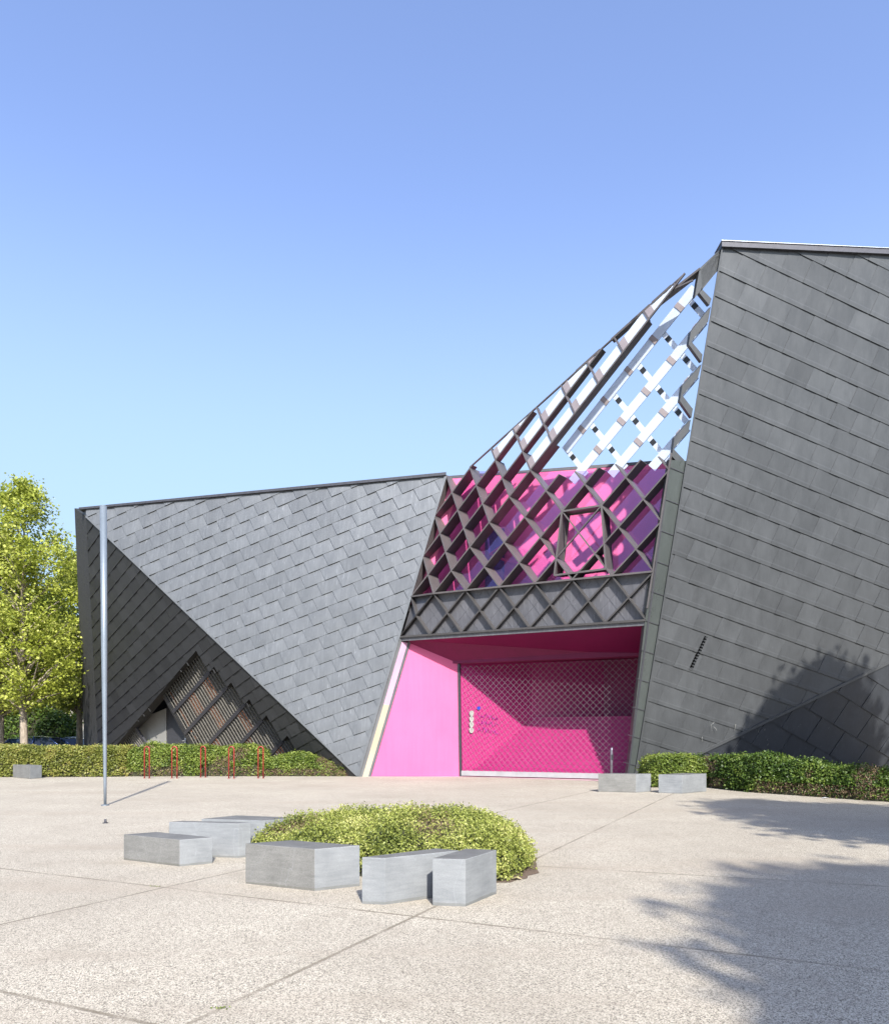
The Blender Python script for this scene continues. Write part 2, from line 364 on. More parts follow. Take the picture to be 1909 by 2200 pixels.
# --- cladding: overlapping tiles clipped to a convex facet, minus convex openings
def clip(poly, a, b, c):                     # keep a*x+b*y+c >= 0
    o = []
    for i in range(len(poly)):
        p, q = poly[i], poly[(i+1) % len(poly)]; dp, dq = a*p[0]+b*p[1]+c, a*q[0]+b*q[1]+c
        if dp >= 0: o.append(p)
        if (dp > 0 > dq) or (dp < 0 < dq):
            t = dp/(dp-dq); o.append((p[0]+(q[0]-p[0])*t, p[1]+(q[1]-p[1])*t))
    return o
def area(p): return 0.5*sum(p[i][0]*p[(i+1) % len(p)][1]-p[(i+1) % len(p)][0]*p[i][1] for i in range(len(p)))
def edges(poly):
    if area(poly) < 0: poly = poly[::-1]
    r = []
    for i in range(len(poly)):
        p, q = poly[i], poly[(i+1) % len(poly)]; a, b = -(q[1]-p[1]), q[0]-p[0]; L = math.hypot(a, b)
        if L > 1e-6: r.append((a/L, b/L, -(a*p[0]+b*p[1])/L))
    return r
def inside(poly, E):
    for a, b, c in E:
        poly = clip(poly, a, b, c)
        if len(poly) < 3: return []
    return poly
def minus(polys, E):
    res = []
    for p in polys:
        rest = p
        for a, b, c in E:
            o = clip(rest, -a, -b, -c)
            if len(o) >= 3 and abs(area(o)) > 1e-4: res.append(o)
            rest = clip(rest, a, b, c)
            if len(rest) < 3: break
    return res

def clad(name, pts, pl, seam_px, joint_px, tw, rh, mats, holes=(), prof=((0, .030), (1, .004)), bulge=0.0, xs=-0.008, tone=0.1, seed=1, phase=(0, 0), nx=1, ny=1, tilt=0.006, label=None, stag=0.5, gap=0.008):
    n = pl[0]; n = n if n@(CAMP-pts[0]) > 0 else -n
    o = pts[0]; ex = unit(onp(*seam_px[1], pl)-onp(*seam_px[0], pl)); eyj = unit(onp(*joint_px[1], pl)-onp(*joint_px[0], pl))
    ey = np.cross(n, ex); ey = ey if ey[2] > 0 else -ey
    if eyj@ey < 0: eyj = -eyj
    sk = (eyj@ex)/(eyj@ey)                   # skew of the joints
    to = lambda p: (float((p-o)@ex), float((p-o)@ey))
    P2 = [to(p) for p in pts]; E = edges(P2); H = [edges([to(p) for p in h]) for h in holes]
    rnd = random.Random(seed); mb = MB()
    # backing sheet
    bp = [P2]
    for h in H: bp = minus(bp, h)
    back = lambda x, y, z: o+ex*x+ey*y+n*z
    for q in bp: mb.poly([back(x, y, -0.02) for x, y in q], 1)
    y0, y1 = min(p[1] for p in P2), max(p[1] for p in P2); x0, x1 = min(p[0] for p in P2), max(p[0] for p in P2)
    r0 = int(math.floor((y0-phase[1])/rh))-1
    for r in range(r0, r0+int((y1-y0)/rh)+4):
        ys = r*rh+phase[1]; off = phase[0]+(r % 2)*tw*stag+rnd.uniform(-.06, .06)*tw
        lo = x0-abs(sk)*(abs(y0)+abs(y1)+rh)-2*tw; hi = x1+abs(sk)*(abs(y0)+abs(y1)+rh)+2*tw
        for k in range(int(math.floor((lo-off)/tw)), int(math.ceil((hi-off)/tw))):
            xs_ = k*tw+off
            full = [(xs_+sk*ys, ys), (xs_+tw+sk*ys, ys), (xs_+tw+sk*(ys+rh), ys+rh), (xs_+sk*(ys+rh), ys+rh)]
            if len(inside(full, E)) < 3: continue
            tn = max(.6, 1+rnd.gauss(0, tone)); ta, tb = rnd.gauss(0, tilt), rnd.gauss(0, tilt*0.6); bz = bulge*rnd.uniform(.5, 1.4)
            def hz(x, y):
                v = (y-ys)/rh; uu = (x-sk*y-xs_)/tw; z = prof[-1][1]
                for (va, za), (vb, zb) in zip(prof, prof[1:]):
                    if v <= vb+1e-9: z = za+(zb-za)*(max(v, va)-va)/(vb-va); break
                return max(-.006, z+(ta+xs)*(uu-.5)+tb*(v-.5)+bz*math.sin(math.pi*min(max(uu, 0), 1))*math.sin(math.pi*min(max(v, 0), 1)**0.8))
            full = [(full[0][0]+gap, full[0][1]), (full[1][0]-gap, full[1][1]), (full[2][0]-gap, full[2][1]), (full[3][0]+gap, full[3][1])]
            vmap = {}; vs = []
            def vid(x, y):
                key = (round(x, 4), round(y, 4))
                if key not in vmap: vmap[key] = len(vs); vs.append(back(x, y, hz(x, y)))
                return vmap[key]
            fs = []
            vc = sorted(set([i/ny for i in range(ny+1)]+[p[0] for p in prof]))
            for j in range(len(vc)-1):
                for i in range(nx):
                    ya, yb = ys+vc[j]*rh, ys+vc[j+1]*rh; xa, xb = xs_+gap+(tw-2*gap)*i/nx, xs_+gap+(tw-2*gap)*(i+1)/nx
                    cell = [(xa+sk*ya, ya), (xb+sk*ya, ya), (xb+sk*yb, yb), (xa+sk*yb, yb)]
                    cp = inside(cell, E)
                    if len(cp) < 3: continue
                    cps = [cp]
                    for h in H: cps = minus(cps, h)
                    for q in cps:
                        ids = []
                        for x, y in q:
                            v_ = vid(x, y)
                            if not ids or v_ != ids[-1]: ids.append(v_)
                        if len(ids) > 2 and ids[0] == ids[-1]: ids.pop()
                        if len(ids) > 2: fs.append(tuple(ids))
            if fs: mb.add(vs, fs, 0, tn, nx > 1)
            # lower lip and side lip
            for (pa, pb) in ((full[0], full[1]), (full[1], full[2]), (full[0], full[3])):
                seg = inside_seg(pa, pb, E, H)
                for qa, qb in seg:
                    mb.poly([back(*qa, hz(*qa)), back(*qb, hz(*qb)), back(*qb, -0.015), back(*qa, -0.015)], 0, tn*0.9)
    return mb.build(name, mats, BLD, label=label)
def inside_seg(p, q, E, H):
    t0, t1 = 0.0, 1.0
    for a, b, c in E:
        dp, dq = a*p[0]+b*p[1]+c, a*q[0]+b*q[1]+c
        if dp < 0 and dq < 0: return []
        if dp < 0: t0 = max(t0, dp/(dp-dq))
        elif dq < 0: t1 = min(t1, dp/(dp-dq))
    if t1-t0 < 1e-3: return []
    L = lambda t: (p[0]+(q[0]-p[0])*t, p[1]+(q[1]-p[1])*t)
    mid = L((t0+t1)/2)
    for h in H:
        if all(a*mid[0]+b*mid[1]+c > -1e-3 for a, b, c in h): return []
    return [(L(t0), L(t1))]

# facet 1: the big light triangle of the left wing
K0 = onp(186, 1110, PF1)
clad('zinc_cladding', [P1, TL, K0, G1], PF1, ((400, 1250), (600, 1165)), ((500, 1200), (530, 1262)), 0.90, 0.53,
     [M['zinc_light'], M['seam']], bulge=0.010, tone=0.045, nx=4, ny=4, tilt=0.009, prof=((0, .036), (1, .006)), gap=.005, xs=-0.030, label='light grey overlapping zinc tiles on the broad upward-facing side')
# facet 2: the dark undercut triangle
G2 = gp(213, 1586+CH*FPX/42.0)
PF2 = plane(K0, G1, G2)
def pf2(u, v): return onp(u, v, PF2)
op = [(421.8, 1397.7), (450, 1443), (461, 1432), (487, 1476), (497, 1466), (522, 1510.5), (536, 1502), (560, 1545.5), (573, 1536.5), (604.6, 1588.8), (617.7, 1580.4), (650, 1633)]
# convex strips of the stepped opening, from its lower left edge to the steps
def lineint(p, sl, q, sr):
    x = (q[1]-p[1]+sl*p[0]-sr*q[0])/(sl-sr); return (x, p[1]+sl*(x-p[0]))
holes_px = []
sl = -1.10
leftline = ((244.6, 1608), (421.8, 1397.7))
steps = [(421.8, 1397.7), (461, 1432), (497, 1466), (536, 1502), (573, 1536.5), (617.7, 1580.4)]
base_v = 1660
for i, p in enumerate(steps):
    nxt = steps[i+1] if i+1 < len(steps) else (656, 1617)
    q = lineint(p, 1.64, nxt, sl)                          # foot of this step
    low = lineint(p, sl, (0, base_v), 0); low2 = lineint(nxt, sl, (0, base_v), 0)
    if i == 0: low = lineint(p, (1397.7-1608)/(421.8-244.6), (0, base_v), 0)
    holes_px.append([p, q, low2, low])
holes_px.append([lineint((656, 1617), 1.64, (0, base_v), 0), (656, 1617), lineint((656, 1617), sl, (0, base_v), 0)])
holes = [[pf2(*p) for p in h] for h in holes_px[:-1]]
F2T = K0
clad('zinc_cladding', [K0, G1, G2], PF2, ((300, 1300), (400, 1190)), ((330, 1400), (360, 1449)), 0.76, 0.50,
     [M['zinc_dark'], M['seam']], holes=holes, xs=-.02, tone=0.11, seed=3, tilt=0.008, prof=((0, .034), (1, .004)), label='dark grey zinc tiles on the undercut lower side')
# narrow end strip of the left wing
E0, E1 = onp(186, 1110, PF2), G2
e0, e1 = at(160, 1092, TL[1]+1.2), at(181, 1607, G2[1]+1.5)
mb = MB()
mb.prism([K0+A(-.01, -.01, 0), e0, e1, G2+A(-.01, -.01, 0)], (0.15, 0.4, 0), 0)
mb.build('end_strip', M['zinc_black'], BLD, label='rough near-black strip at the far end')
mb = MB(); mb.prism([e0, K0, TL, at(163, 1092, TL[1]+1.3)], (0, .5, 0)); mb.build('coping', M['coping'], BLD)
# coping along the left wing roof
mb = MB()
U = unit(P1-TL)
mb.prism([TL-U*0.35+A(0, -.12, -0.02), P1+A(0, -.12, -0.02), P1+A(0, -.12, .09), TL-U*0.35+A(0, -.12, .07)], (0, .5, 0))
mb.build('coping', M['coping'], BLD)
# body behind the facets: roof and rear walls
mb = MB()
rb = [TL+A(.6, .6, -.05), P1+A(0, .3, -.05), P1+A(5, 16, -.05), TL+A(3, 18, -.05)]
mb.prism(rb, (0, 0, -.2))
lowp = [A(p[0], p[1], 0) for p in rb]
mb.poly([rb[3], rb[2], lowp[2], lowp[3]])
mb.poly([e0+A(.3, .4, 0), rb[3], lowp[3], A(e1[0]+.3, e1[1]+.4, 0)])
mb.build('roof', M['zinc_dark'], BLD)
# flashing on the crease and the right edge
mb = MB()
nF1 = PF1[0] if PF1[0]@(CAMP-P1) > 0 else -PF1[0]
mb.beam(K0+nF1*.03, G1+nF1*.03, nF1*0.03, 0.07); mb.beam(P1+nF1*.03, G1+nF1*.03, nF1*.03, 0.10)
mb.build('flashing', M['zinc_light'], BLD)

# --- stepped window with louvre grille
nF2 = PF2[0] if PF2[0]@(CAMP-K0) > 0 else -PF2[0]
mb = MB()
outline = [steps[0]]
for i, p in enumerate(steps):
    nxt = steps[i+1] if i+1 < len(steps) else (656, 1617)
    outline += [lineint(p, 1.64, nxt, sl), nxt]
outline = [holes_px[0][3]]+outline
O3 = [pf2(*p) for p in outline]
inn = A(0.15, 1.0, 0.0)*0.75
for a, b in zip(O3, O3[1:]): mb.prism([a, b, b+inn, a+inn], nF2*-0.02 + A(0, 0, 0.02))
mb.build('window_reveal', M['seam'], BLD)
grid = MB(); rails = MB(); boards = MB()
PG = (PF2[0], PF2[1]-float(PF2[0]@(nF2*0.30)))
def pg(u, v): return onp(u, v, PG)
PW = (PF2[0], PF2[1]-float(PF2[0]@(nF2*0.75)))
def pw(u, v): return onp(u, v, PW)
post0, post1 = (347, 1486), (414, 1607)          # steep post between the door recess and the grille
rj = random.Random(5)
for i, h in enumerate(holes_px[:-1]):
    p, q, low2, low = h
    # left end of the strip: the post line
    def postx(pt): return lineint(pt, sl if i or True else 0, post0, (post1[1]-post0[1])/(post1[0]-post0[0]))
    a0 = postx(p) if i else postx(p); a1 = postx((q[0], q[1]))
    top0, top1, bot0, bot1 = a0, p, a1, q
    T0, T1, B0, B1 = map(lambda x: A(*x, 0), (top0, top1, bot0, bot1))
    L = np.linalg.norm(T1-T0); nb = max(3, int(L/6.2))
    for k in range(nb+1):
        t = k/nb; a = T0+(T1-T0)*t; b = B0+(B1-B0)*t
        grid.beam(pg(a[0], a[1]), pg(b[0], b[1]), nF2*-0.05, 0.034)
    for k in range(1, 6):
        t = k/6; a = T0+(B0-T0)*t; b = T1+(B1-T1)*t
        grid.beam(pg(a[0], a[1])-nF2*0.055, pg(b[0], b[1])-nF2*0.055, nF2*-0.02, 0.022)
    rails.beam(pg(*bot0)+nF2*.03, pg(*bot1)+nF2*.03, nF2*-0.12, 0.16)
    # boards seen through the grille, brown and grey
    nseg = max(2, int(L/34)); 
    for k in range(nseg):
        for kk, mat in ((0, 1 if rj.random() < .75 else 0), (1, 0)):
            t0 = (k+(0 if kk == 0 else .46))/nseg; t1 = (k+(.46 if kk == 0 else 1))/nseg
            a, b, c_, d_ = T0+(T1-T0)*t0, T0+(T1-T0)*t1, B0+(B1-B0)*t1, B0+(B1-B0)*t0
            if mat == 1: a = a+(d_-a)*0.1*rj.random(); d_ = d_-(d_-a)*.25*rj.random(); 
            boards.prism([pw(x[0], x[1])+nF2*(.03 if mat else 0) for x in (a, b, c_, d_)], nF2*-.02, mat, rj.uniform(.75, 1.1))
rails.beam(pg(*post0), pg(*post1), nF2*-0.25, 0.30, 1)
gw = grid.build('window_grille', M['grille_bar'], BLD, label='stepped dark louvre grille over brown boards')
rails.build('frame_rail', [M['coping'], M['zinc_dark']], gw)
boards.build('board', [M['grey_board'], M['brown']], gw)
# small grille left of the door recess
mb = MB(); q4 = [(262, 1590), (284, 1555), (322, 1606), (262, 1625)]
a, b = A(270, 1578), A(284, 1556)
for k in range(13):
    t = k/12; p = A(252+32*t, 1603-48*t); q_ = p+A(34, 54)
    mb.beam(pg(*p), pg(*q_), nF2*-0.05, 0.016)
for k in range(9):
    t = k/8; p = A(252, 1603)+A(34, 54)*t; q_ = p+A(32, -48)
    mb.beam(pg(*p)-nF2*.055, pg(*q_)-nF2*.055, nF2*-0.02, 0.014)
mb.beam(pg(284, 1555), pg(325, 1620), nF2*-0.10, 0.22, 1)
mb.build('window_grille', [M['grille_bar'], M['coping']], BLD)
# recessed concrete wall and dark door
def rv(u, v, dy): return at(u, v, pf2(u, 1600)[1]+dy)
mb = MB()
mb.prism([rv(272, 1640, 1.0), rv(357, 1640, .9), rv(357, 1522, .9), rv(291, 1548, 1.0)], (0.05, .3, 0), 0)
mb.prism([rv(236, 1650, 3.0), rv(700, 1650, 3.0), rv(560, 1400, 5.0), rv(300, 1400, 5.0)], (0, .2, 0), 1)
mb.build('recess_wall', [M['concrete'], M['seam']], BLD, label='tan concrete wall inside the dark recess')
mb = MB(); mb.prism([rv(358.5, 1650, .95), rv(416, 1650, .95), rv(416, 1500, .95), rv(358.5, 1519, .95)], (0, .08, 0))
dr = mb.build('door', M['door_paint'], BLD)
mb = MB(); h0 = rv(399, 1592, .93); mb.tube([h0, h0+A(0, -.07, 0), h0+A(-.16, -.07, 0)], .016); mb.box(h0+A(-.02, -.02, -.09), .06, .015, .24)
mb.build('handle', M['steel'], dr)

# --- the lattice
def clipseg(p, q, E):
    r = inside_seg(p, q, E, []); return r[0] if r else None
fins = MB(); pale = MB(); pale2 = MB(); plates = []
# right boundary of L1 in (a,b)
def ab(P):
    Mx = np.stack([LE1, LE2], 1); x, *_ = np.linalg.lstsq(Mx, P-LO, rcond=None); return (float(x[0]), float(x[1]))
r0, r1 = ab(RA0), ab(RA1)
print('right edge ab', r0, r1)
apexk = r1[1]
poly1 = [(0, 0), (r0[0]+(r1[0]-r0[0])*(0-r0[1])/(r1[1]-r0[1]), 0), r1, (r1[1], r1[1])]
poly1 = [(0, 0), poly1[1], r1]
if r1[0] > r1[1]+.2: poly1.append((r1[1]-.0, r1[1]-.3))
PL2 = plane(L2(0, 0), L2(5, 0), L2(2, 3))
E1_ = edges([(0, 0), poly1[1], r1, (min(r1), min(r1))])
wallroof = lambda P: P[2] > HR-0.15
skip = {((7, 3), (8, 2)), ((8, 2), (9, 1)), ((8, 2), (9, 3)), ((7, 1), (8, 2))}
nL1 = n1
def fin1(p, q, fam, fam_s=''):
    c = clipseg(p, q, E1_)
    if not c: return
    (a0, b0), (a1, b1) = c
    P, Q = L1(a0, b0), L1(a1, b1)
    if min(b0, b1) < 4.6 < max(b0, b1) and a0+a1 > 11 and 'h' not in fam_s:
        t = (4.6-b0)/(b1-b0); mid = (a0+(a1-a0)*t, 4.6)
        fin1((a0, b0), mid, fam, 'h'); fin1(mid, (a1, b1), fam, 'h'); return
    up = (b0+b1)/2 > 4.6 and (a0+a1)/2 > 5.6
    if p != q and (p, q) in skip:
        fins.beam(P, Q, D*0.12, 0.035); return
    off = DIR*(0.004 if fam else 0)
    w_ = 0.045
    fold = abs(a0-b0) < .01 and abs(a1-b1) < .01
    if up and (a0+a1)/2 > 11.9: return
    if up:
        if fold: fins.beam(P, Q, D*(.60 if (a0+a1)/2 < 9.6 else .10), w_)
        P, Q = P+DIR*.92, Q+DIR*.92
        wd_ = .30 if fam == 0 else .17
        pv = np.cross(unit(Q-P), nL1); pv = pv if pv[0] > 0 else -pv
        oo = DIR*(0 if fam == 0 else .045)
        pale.prism([P+oo, Q+oo, Q+oo+pv*wd_, P+oo+pv*wd_], DIR*.035)
        if abs(b1-b0) > 0.8:
            X, Y_ = (P, Q) if P[2] < Q[2] else (Q, P)
            if fam == 0: t0, t1, mt = 0.70, 0.84, 0
            else: t0, t1, mt = 0.36, 0.54, 1
            o2 = oo-DIR*.02
            plates.append((X+(Y_-X)*t0+o2, X+(Y_-X)*t1+o2, pv*wd_, mt))
    else:
        fins.beam(P+off, Q+off, D, w_)
for sdiff in range(0, 16, 2):                       # "/" lines: a-b = sdiff
    for b in range(0, 14):
        p, q = (b+sdiff, b), (b+sdiff+1, b+1)
        fin1(p, q, 0)
for ssum in range(2, 34, 2):                        # "\" lines: a+b = ssum
    for b in range(0, 14):
        p, q = (ssum-b-1, b+1), (ssum-b, b)
        if p[0] < p[1]-1: continue
        fin1(p, q, 1)
# folded-back facet
poly2 = [(0, 0), (-1, 1), (2, 4), (3, 3.05), (4.2, 2.8), (7, 1.55), (10, .35), (11.2, 0)]
H2 = [poly2[i] for i in range(len(poly2))]
def in2(k, q): 
    # piecewise upper limit of q at k
    if k < -1: return -1
    if k <= 2: return k+2
    pts = [(2, 4), (3, 3.05), (11.3, 0)]
    for (ka, qa), (kb, qb) in zip(pts, pts[1:]):
        if k <= kb: return qa+(qb-qa)*(k-ka)/(kb-ka)
    return -1
def strip2(k0, k1, q):
    h0, h1 = min(q+.46, in2(k0, 0)), min(q+.46, in2(k1, 0))
    if h0 < q+.03 and h1 < q+.03: return
    o = DIR*.03; nk = math.floor(k0+1e-6)
    pale2.prism([L2(k0, q)+o, L2(k1, q)+o, L2(k1, max(h1, q))+o, L2(k0, max(h0, q))+o], DIR*.03)
    ka, kb = k0+.03, min(k0+.24, k1)
    ha, hb = max(q, min(q+.46, in2(ka, 0))), max(q, min(q+.46, in2(kb, 0)))
    if abs(k0-round(k0)) < .05 and kb-ka > .1: plates.append((L2(ka, q)+DIR*.012, L2(kb, q)+DIR*.012, None, 0, L2(kb, hb)+DIR*.012, L2(ka, ha)+DIR*.012))
def fin2(k0, q0, k1, q1, fam):
    P, Q = L2(k0, q0), L2(k1, q1)
    hi = (P[2]+Q[2])/2 > HR-.2
    fins.beam(P+(DIR*.004 if fam else 0), Q+(DIR*.004 if fam else 0), D*((.55 if fam == 0 else .30) if hi else 1.0), .045)
    if hi and fam == 0:
        strip2(k0, k1, q0)
for q in range(1, 5):                               # lines along the fold direction
    ks = np.arange(-1, 12.01, 0.02); ok = [k for k in ks if in2(k, 0) >= q-1e-6 and k+q >= -1e-6]
    if ok:
        k0, k1 = min(ok), max(ok)
        cuts = [k0]+[k for k in range(int(math.ceil(k0+.05)), int(k1)+1)]+[k1]
        for a, b in zip(cuts, cuts[1:]):
            if b-a > .03: fin2(a, q, b, q, 0)
for k in range(0, 12):
    top = in2(k, 0)
    if top > 0.05:
        for j in range(int(math.ceil(top))): fin2(k, j, k, min(j+1, top), 1)
fin2(-1, 1, 0, 0, 1)
# silhouette edge member
for k in range(5, 11): strip2(k, k+1, 0)
fins.beam(L2(3, 3.05), L2(11.3, 0), D*.12, .035)
fins.beam(L2(9.4, 3.05*1.9/8.3), RA1, D*.45, .06)
fins.beam(L2(10.6, 3.05*.7/8.3), L1(11.75, 11.0), D*.10, .04)
def silp(k): return L2(k, 3.05*(11.3-k)/8.3)
for k in (7.6, 8.9, 9.6, 10.3): fins.beam(silp(k)-DIR*.012, -DIR*.012+silp(k+(.9 if k < 9 else .62)), D*.42, .062)
fins.beam(L2(-1, 1), L2(2, 4), D*.9, .05)
fins.beam(L1(0, 0)-DIR*.05, L1(poly1[1][0], 0)-DIR*.05, D*0.95, .06)
fins.beam(L2(-1, 1)-DIR*.05, L1(0, 0)-DIR*.05, D*0.95, .06)
fins.beam(RA0-DIR*.02+(RA1-RA0)*0.04, RA0-DIR*.02+(RA1-RA0)*.50, D*.4, .05)
LAT = fins.build('lattice_screen', M['fin'], BLD, label='deep dark bronze diamond fins in front of the pink wall')
pl_ = pale.build('lattice_fin', M['frost'], LAT, label='pale frosted fins of the open upper lattice')
pale2.build('lattice_fin', M['frost'], LAT, label='pale frosted fins of the folded-back lattice side')
for pl4 in plates[:96]:  # patches on the pale fins; taupe ones imitate sunlit halves of crossing fins
    if True:
        a_, b_, d_, mt = pl4[:4]; mb = MB(); mb.prism([a_, b_]+([b_+d_, a_+d_] if d_ is not None else [pl4[4], pl4[5]]), DIR*.012); mb.build('fin_patch', M['fin_black'] if mt else M['fin_taupe'], LAT)
# casement frame let into the lattice
mb = MB()
W4 = [L1(7, 3), L1(9, 3), onp(1301, 1222, PL1), onp(1190, 1236, PL1)]
for i in range(4): mb.beam(W4[i]-DIR*.01, W4[(i+1) % 4]-DIR*.01, D*1.02, .06)
cen = sum(W4)/4
for i in range(4): mb.beam(W4[i]*.95+cen*.05+D*.8, W4[(i+1) % 4]*.95+cen*.05+D*.8, DIR*.08, .05)
wf = mb.build('casement_frame', M['fin'], LAT)

# band of closed diamonds under the lattice
mb = MB(); bk = DIR*0.20
xr = r0[0]+(r1[0]-r0[0])*(0-r0[1])/(r1[1]-r0[1])
xl = lambda b: r0[0]+(r1[0]-r0[0])*(b-r0[1])/(r1[1]-r0[1])
mb.prism([L1(-2, -2)+bk, L1(xl(-2), -2)+bk, L1(xl(0), 0)+bk, L1(0, 0)+bk], DIR*.1, 1)
mb.prism([LF(-2)+bk, L2(-1, 1)+bk, LF(0)+bk], DIR*.1, 1)
Eb = edges([(-2, -2), (xl(-2), -2), (xl(0), 0), (0, 0)])
for sdiff in range(0, 16, 2):
    for b in (-2, -1):
        c = clipseg((b+sdiff, b), (b+sdiff+1, b+1), Eb)
        if c: mb.beam(L1(*c[0]), L1(*c[1]), bk*1.02, .05)
for ssum in range(-4, 14, 2):
    for b in (-2, -1):
        c = clipseg((ssum-b, b), (ssum-b-1, b+1), Eb)
        if c: mb.beam(L1(*c[0])+DIR*.003, L1(*c[1])+DIR*.003, bk*1.02, .05)
for k, q in ((-1, 1),): mb.beam(L2(-1, 0), L2(-1, 1), bk, .05)
mb.beam(LF(-2), LF(0), bk*.99, .05)
mb.beam(L1(-2.05, -2)-DIR*.03, L1(xl(-2), -2)-DIR*.03, bk*1.3, .07)
mb.beam(L1(-2.05, -2.12)+DIR*.04, L1(xl(-2), -2.12)+DIR*.04, bk*2.0, .16, 2)
# faint inset diamonds on the infill panels
for sdiff in range(-1, 15, 2):
    for b in (-2, -1):
        c = clipseg((b+sdiff, b), (b+sdiff+1, b+1), Eb)
        if c: mb.beam(L1(*c[0])+DIR*.19, L1(*c[1])+DIR*.19, DIR*.03, .02, 1)
        c = clipseg((sdiff-b, b), (sdiff-b-1, b+1), Eb)
        if c: mb.beam(L1(*c[0])+DIR*.187, L1(*c[1])+DIR*.187, DIR*.03, .02, 1)
mb.build('spandrel_band', [M['fin_charcoal'], M['infill'], M['infill']], BLD, label='band of closed grey diamond panels over the entrance')

# glazing behind the fins, below the roof line, and the pink wall further back
mb = MB()
def zcut(P, Q, z): t = (z-P[2])/(Q[2]-P[2]); return P+(Q-P)*t
bt = (HR-LO[2])/LE2[2]
gtop = 5.05
mb.prism([L1(0, 0)+D*.94, L1(xl(0), 0)+D*.94, L1(xl(4.2), 4.2)+D*.94, L1(gtop, gtop)+D*.94], DIR*.012)
mb.prism([L1(0, 0)+D*.94, L2(3.2, 3.0)*0+L1(gtop, gtop)+D*.94, L2(3, 3)+D*.94, L2(2, 4)+D*.94, L2(-1, 1)+D*.94], DIR*.012)
mb.build('glazing', M['glass'], BLD)
# wall: top edge on the roofline
Yr = (HR-CH)*FPX/(HY-991)
WR = at(1462, 991, Yr); WL = P1+A(-0.1, .35, 0)
WLb = A(-2.4, 29.9, 0)
wz = L1(0, 0)[2]-0.25
mb = MB()
WU = unit(A(WR[0]-WL[0], WR[1]-WL[1], 0))
wl0, wr0 = WL-WU*2.2, WR+WU*0.6
wl0[2] = wr0[2] = HR-.02
mb.prism([A(wl0[0], wl0[1], wz), A(wr0[0], wr0[1], wz), wr0, wl0], (0, .3, 0))
mb.build('inner_wall', M['pink_wall'], BLD, label='bright pink wall behind the lattice glass')
mb = MB()
mb.prism([WL+A(0.05, -.02, -.02), WR+A(0, -.02, -.02), WR+A(0, -.02, .09), WL+A(0.05, -.02, .09)], (0, .45, 0))
mb.build('coping', M['coping'], BLD)
# floor slab behind the band
mb = MB(); mb.prism([L1(-.6, -.3)+D*.6, L1(xl(0)-.1, -.3)+D*.6, A(wr0[0], wr0[1]+.1, wz), A(wl0[0], wl0[1]+.1, wz)], (0, 0, -.25))
mb.build('floor_slab', M['seam'], BLD)
# bits seen inside: railing and dark column
mb = MB(); mb.tube([at(1053, 1190, 28.2), at(1111, 1215, 27.4)], .05); mb.tube([at(1053, 1190, 28.2), at(1078, 1172, 27.9)], .04)
mb.build('handrail', M['pink'], BLD)
mb = MB(); mb.prism([at(1042, 1262, 28.3), at(1083, 1262, 28.1), at(1083, 1135, 28.1), at(1042, 1135, 28.3)], (0, .3, 0))
mb.build('inner_door', simple('deep_blue_door', (0.05, 0.03, 0.16), 0.4), BLD)

# --- entrance
tw_ = -LO[2]/LE2[2]
def onL1_z0(u):                                  # ground point on the lattice plane under image column u
    n, d = PL1; r = A((u-CX)/FPX, 1.0); Y = d/(n[0]*r[0]+n[1]); return A(r[0]*Y, Y, 0)
W0 = at(797, 0, 29.25)*A(1, 1, 0)
GL, GR = at(990, 0, 29.2)*A(1, 1, 0), at(1352, 0, 26.45)*A(1, 1, 0)
GLt, GRt = at(986.3, 1425.4, 29.2), at(1376, 1413, 26.45)
gz = 4.42; GLt = A(GLt[0], GLt[1], gz); GRt = A(GRt[0], GRt[1], gz)
CFl, CFr = L1(-1.95, -2.15), L1(xl(-2), -2.15)
CFl, CFr = CFl+DIR*.22, CFr+DIR*.22
PWL = plane(W0, GL, GLt); Wt0 = onp(884, 1374, PWL)
mb = MB(); mb.prism([W0, GL, GLt, Wt0], (0, .25, 0)); mb.build('entrance_wall', M['pink'], BLD, label='bright pink splayed wall left of the gate')
mb = MB(); mb.prism([CFl, CFr, GRt+A(.5, 0, 0)], (0, .1, .2)); mb.prism([CFl, GRt+A(.5, 0, 0), GLt+A(-.02, .02, 0)], (0, .1, .2)); mb.prism([CFl, GLt+A(-.02, .02, 0), Wt0+A(-.5, .05, 0)], (0, .1, .2)); mb.build('ceiling', M['pink_ceiling'], BLD, label='sloping pink soffit above the gate, darkened in colour for shade')
# end face of the wall: cream below, pale pink above, grey edges
mb = MB()
Se0, Se1 = G1+A(.02, -.02, 0), PB+A(.02, -.02, 0)
def lerp(a, b, t): return a+(b-a)*t
Wa, Wb = W0+A(-.01, -.03, 0), Wt0+A(-.01, -.03, 0)
def strip(s0, s1, t0, t1, mt, dz=0.0):
    p = [lerp(lerp(Se0, Se1, t0), lerp(Wa, Wb, t0), s0), lerp(lerp(Se0, Se1, t0), lerp(Wa, Wb, t0), s1),
         lerp(lerp(Se0, Se1, t1), lerp(Wa, Wb, t1), s1), lerp(lerp(Se0, Se1, t1), lerp(Wa, Wb, t1), s0)]
    mb.prism([x+A(0, -dz, 0) for x in p], (0, .1, 0), mt)
strip(0, .30, 0, 1, 0); strip(.30, .78, 0, .52, 1); strip(.30, .78, .52, .97, 2); strip(.78, 1.0, 0, 1, 3)
mb.build('jamb_trim', [M['zinc_light'], M['cream'], M['pale_pink'], M['infill']], BLD, label='leaning jamb, cream below and pale pink above')
mb = MB(); mb.poly([W0+A(.1, -.05, .005), GL+A(0, -.0, .005), GR+A(0, 0, .005), GR+A(-.1, -1.0, .005), GL+A(.6, -.55, .005)])
mb.build('threshold', M['pink_floor'], BLD)

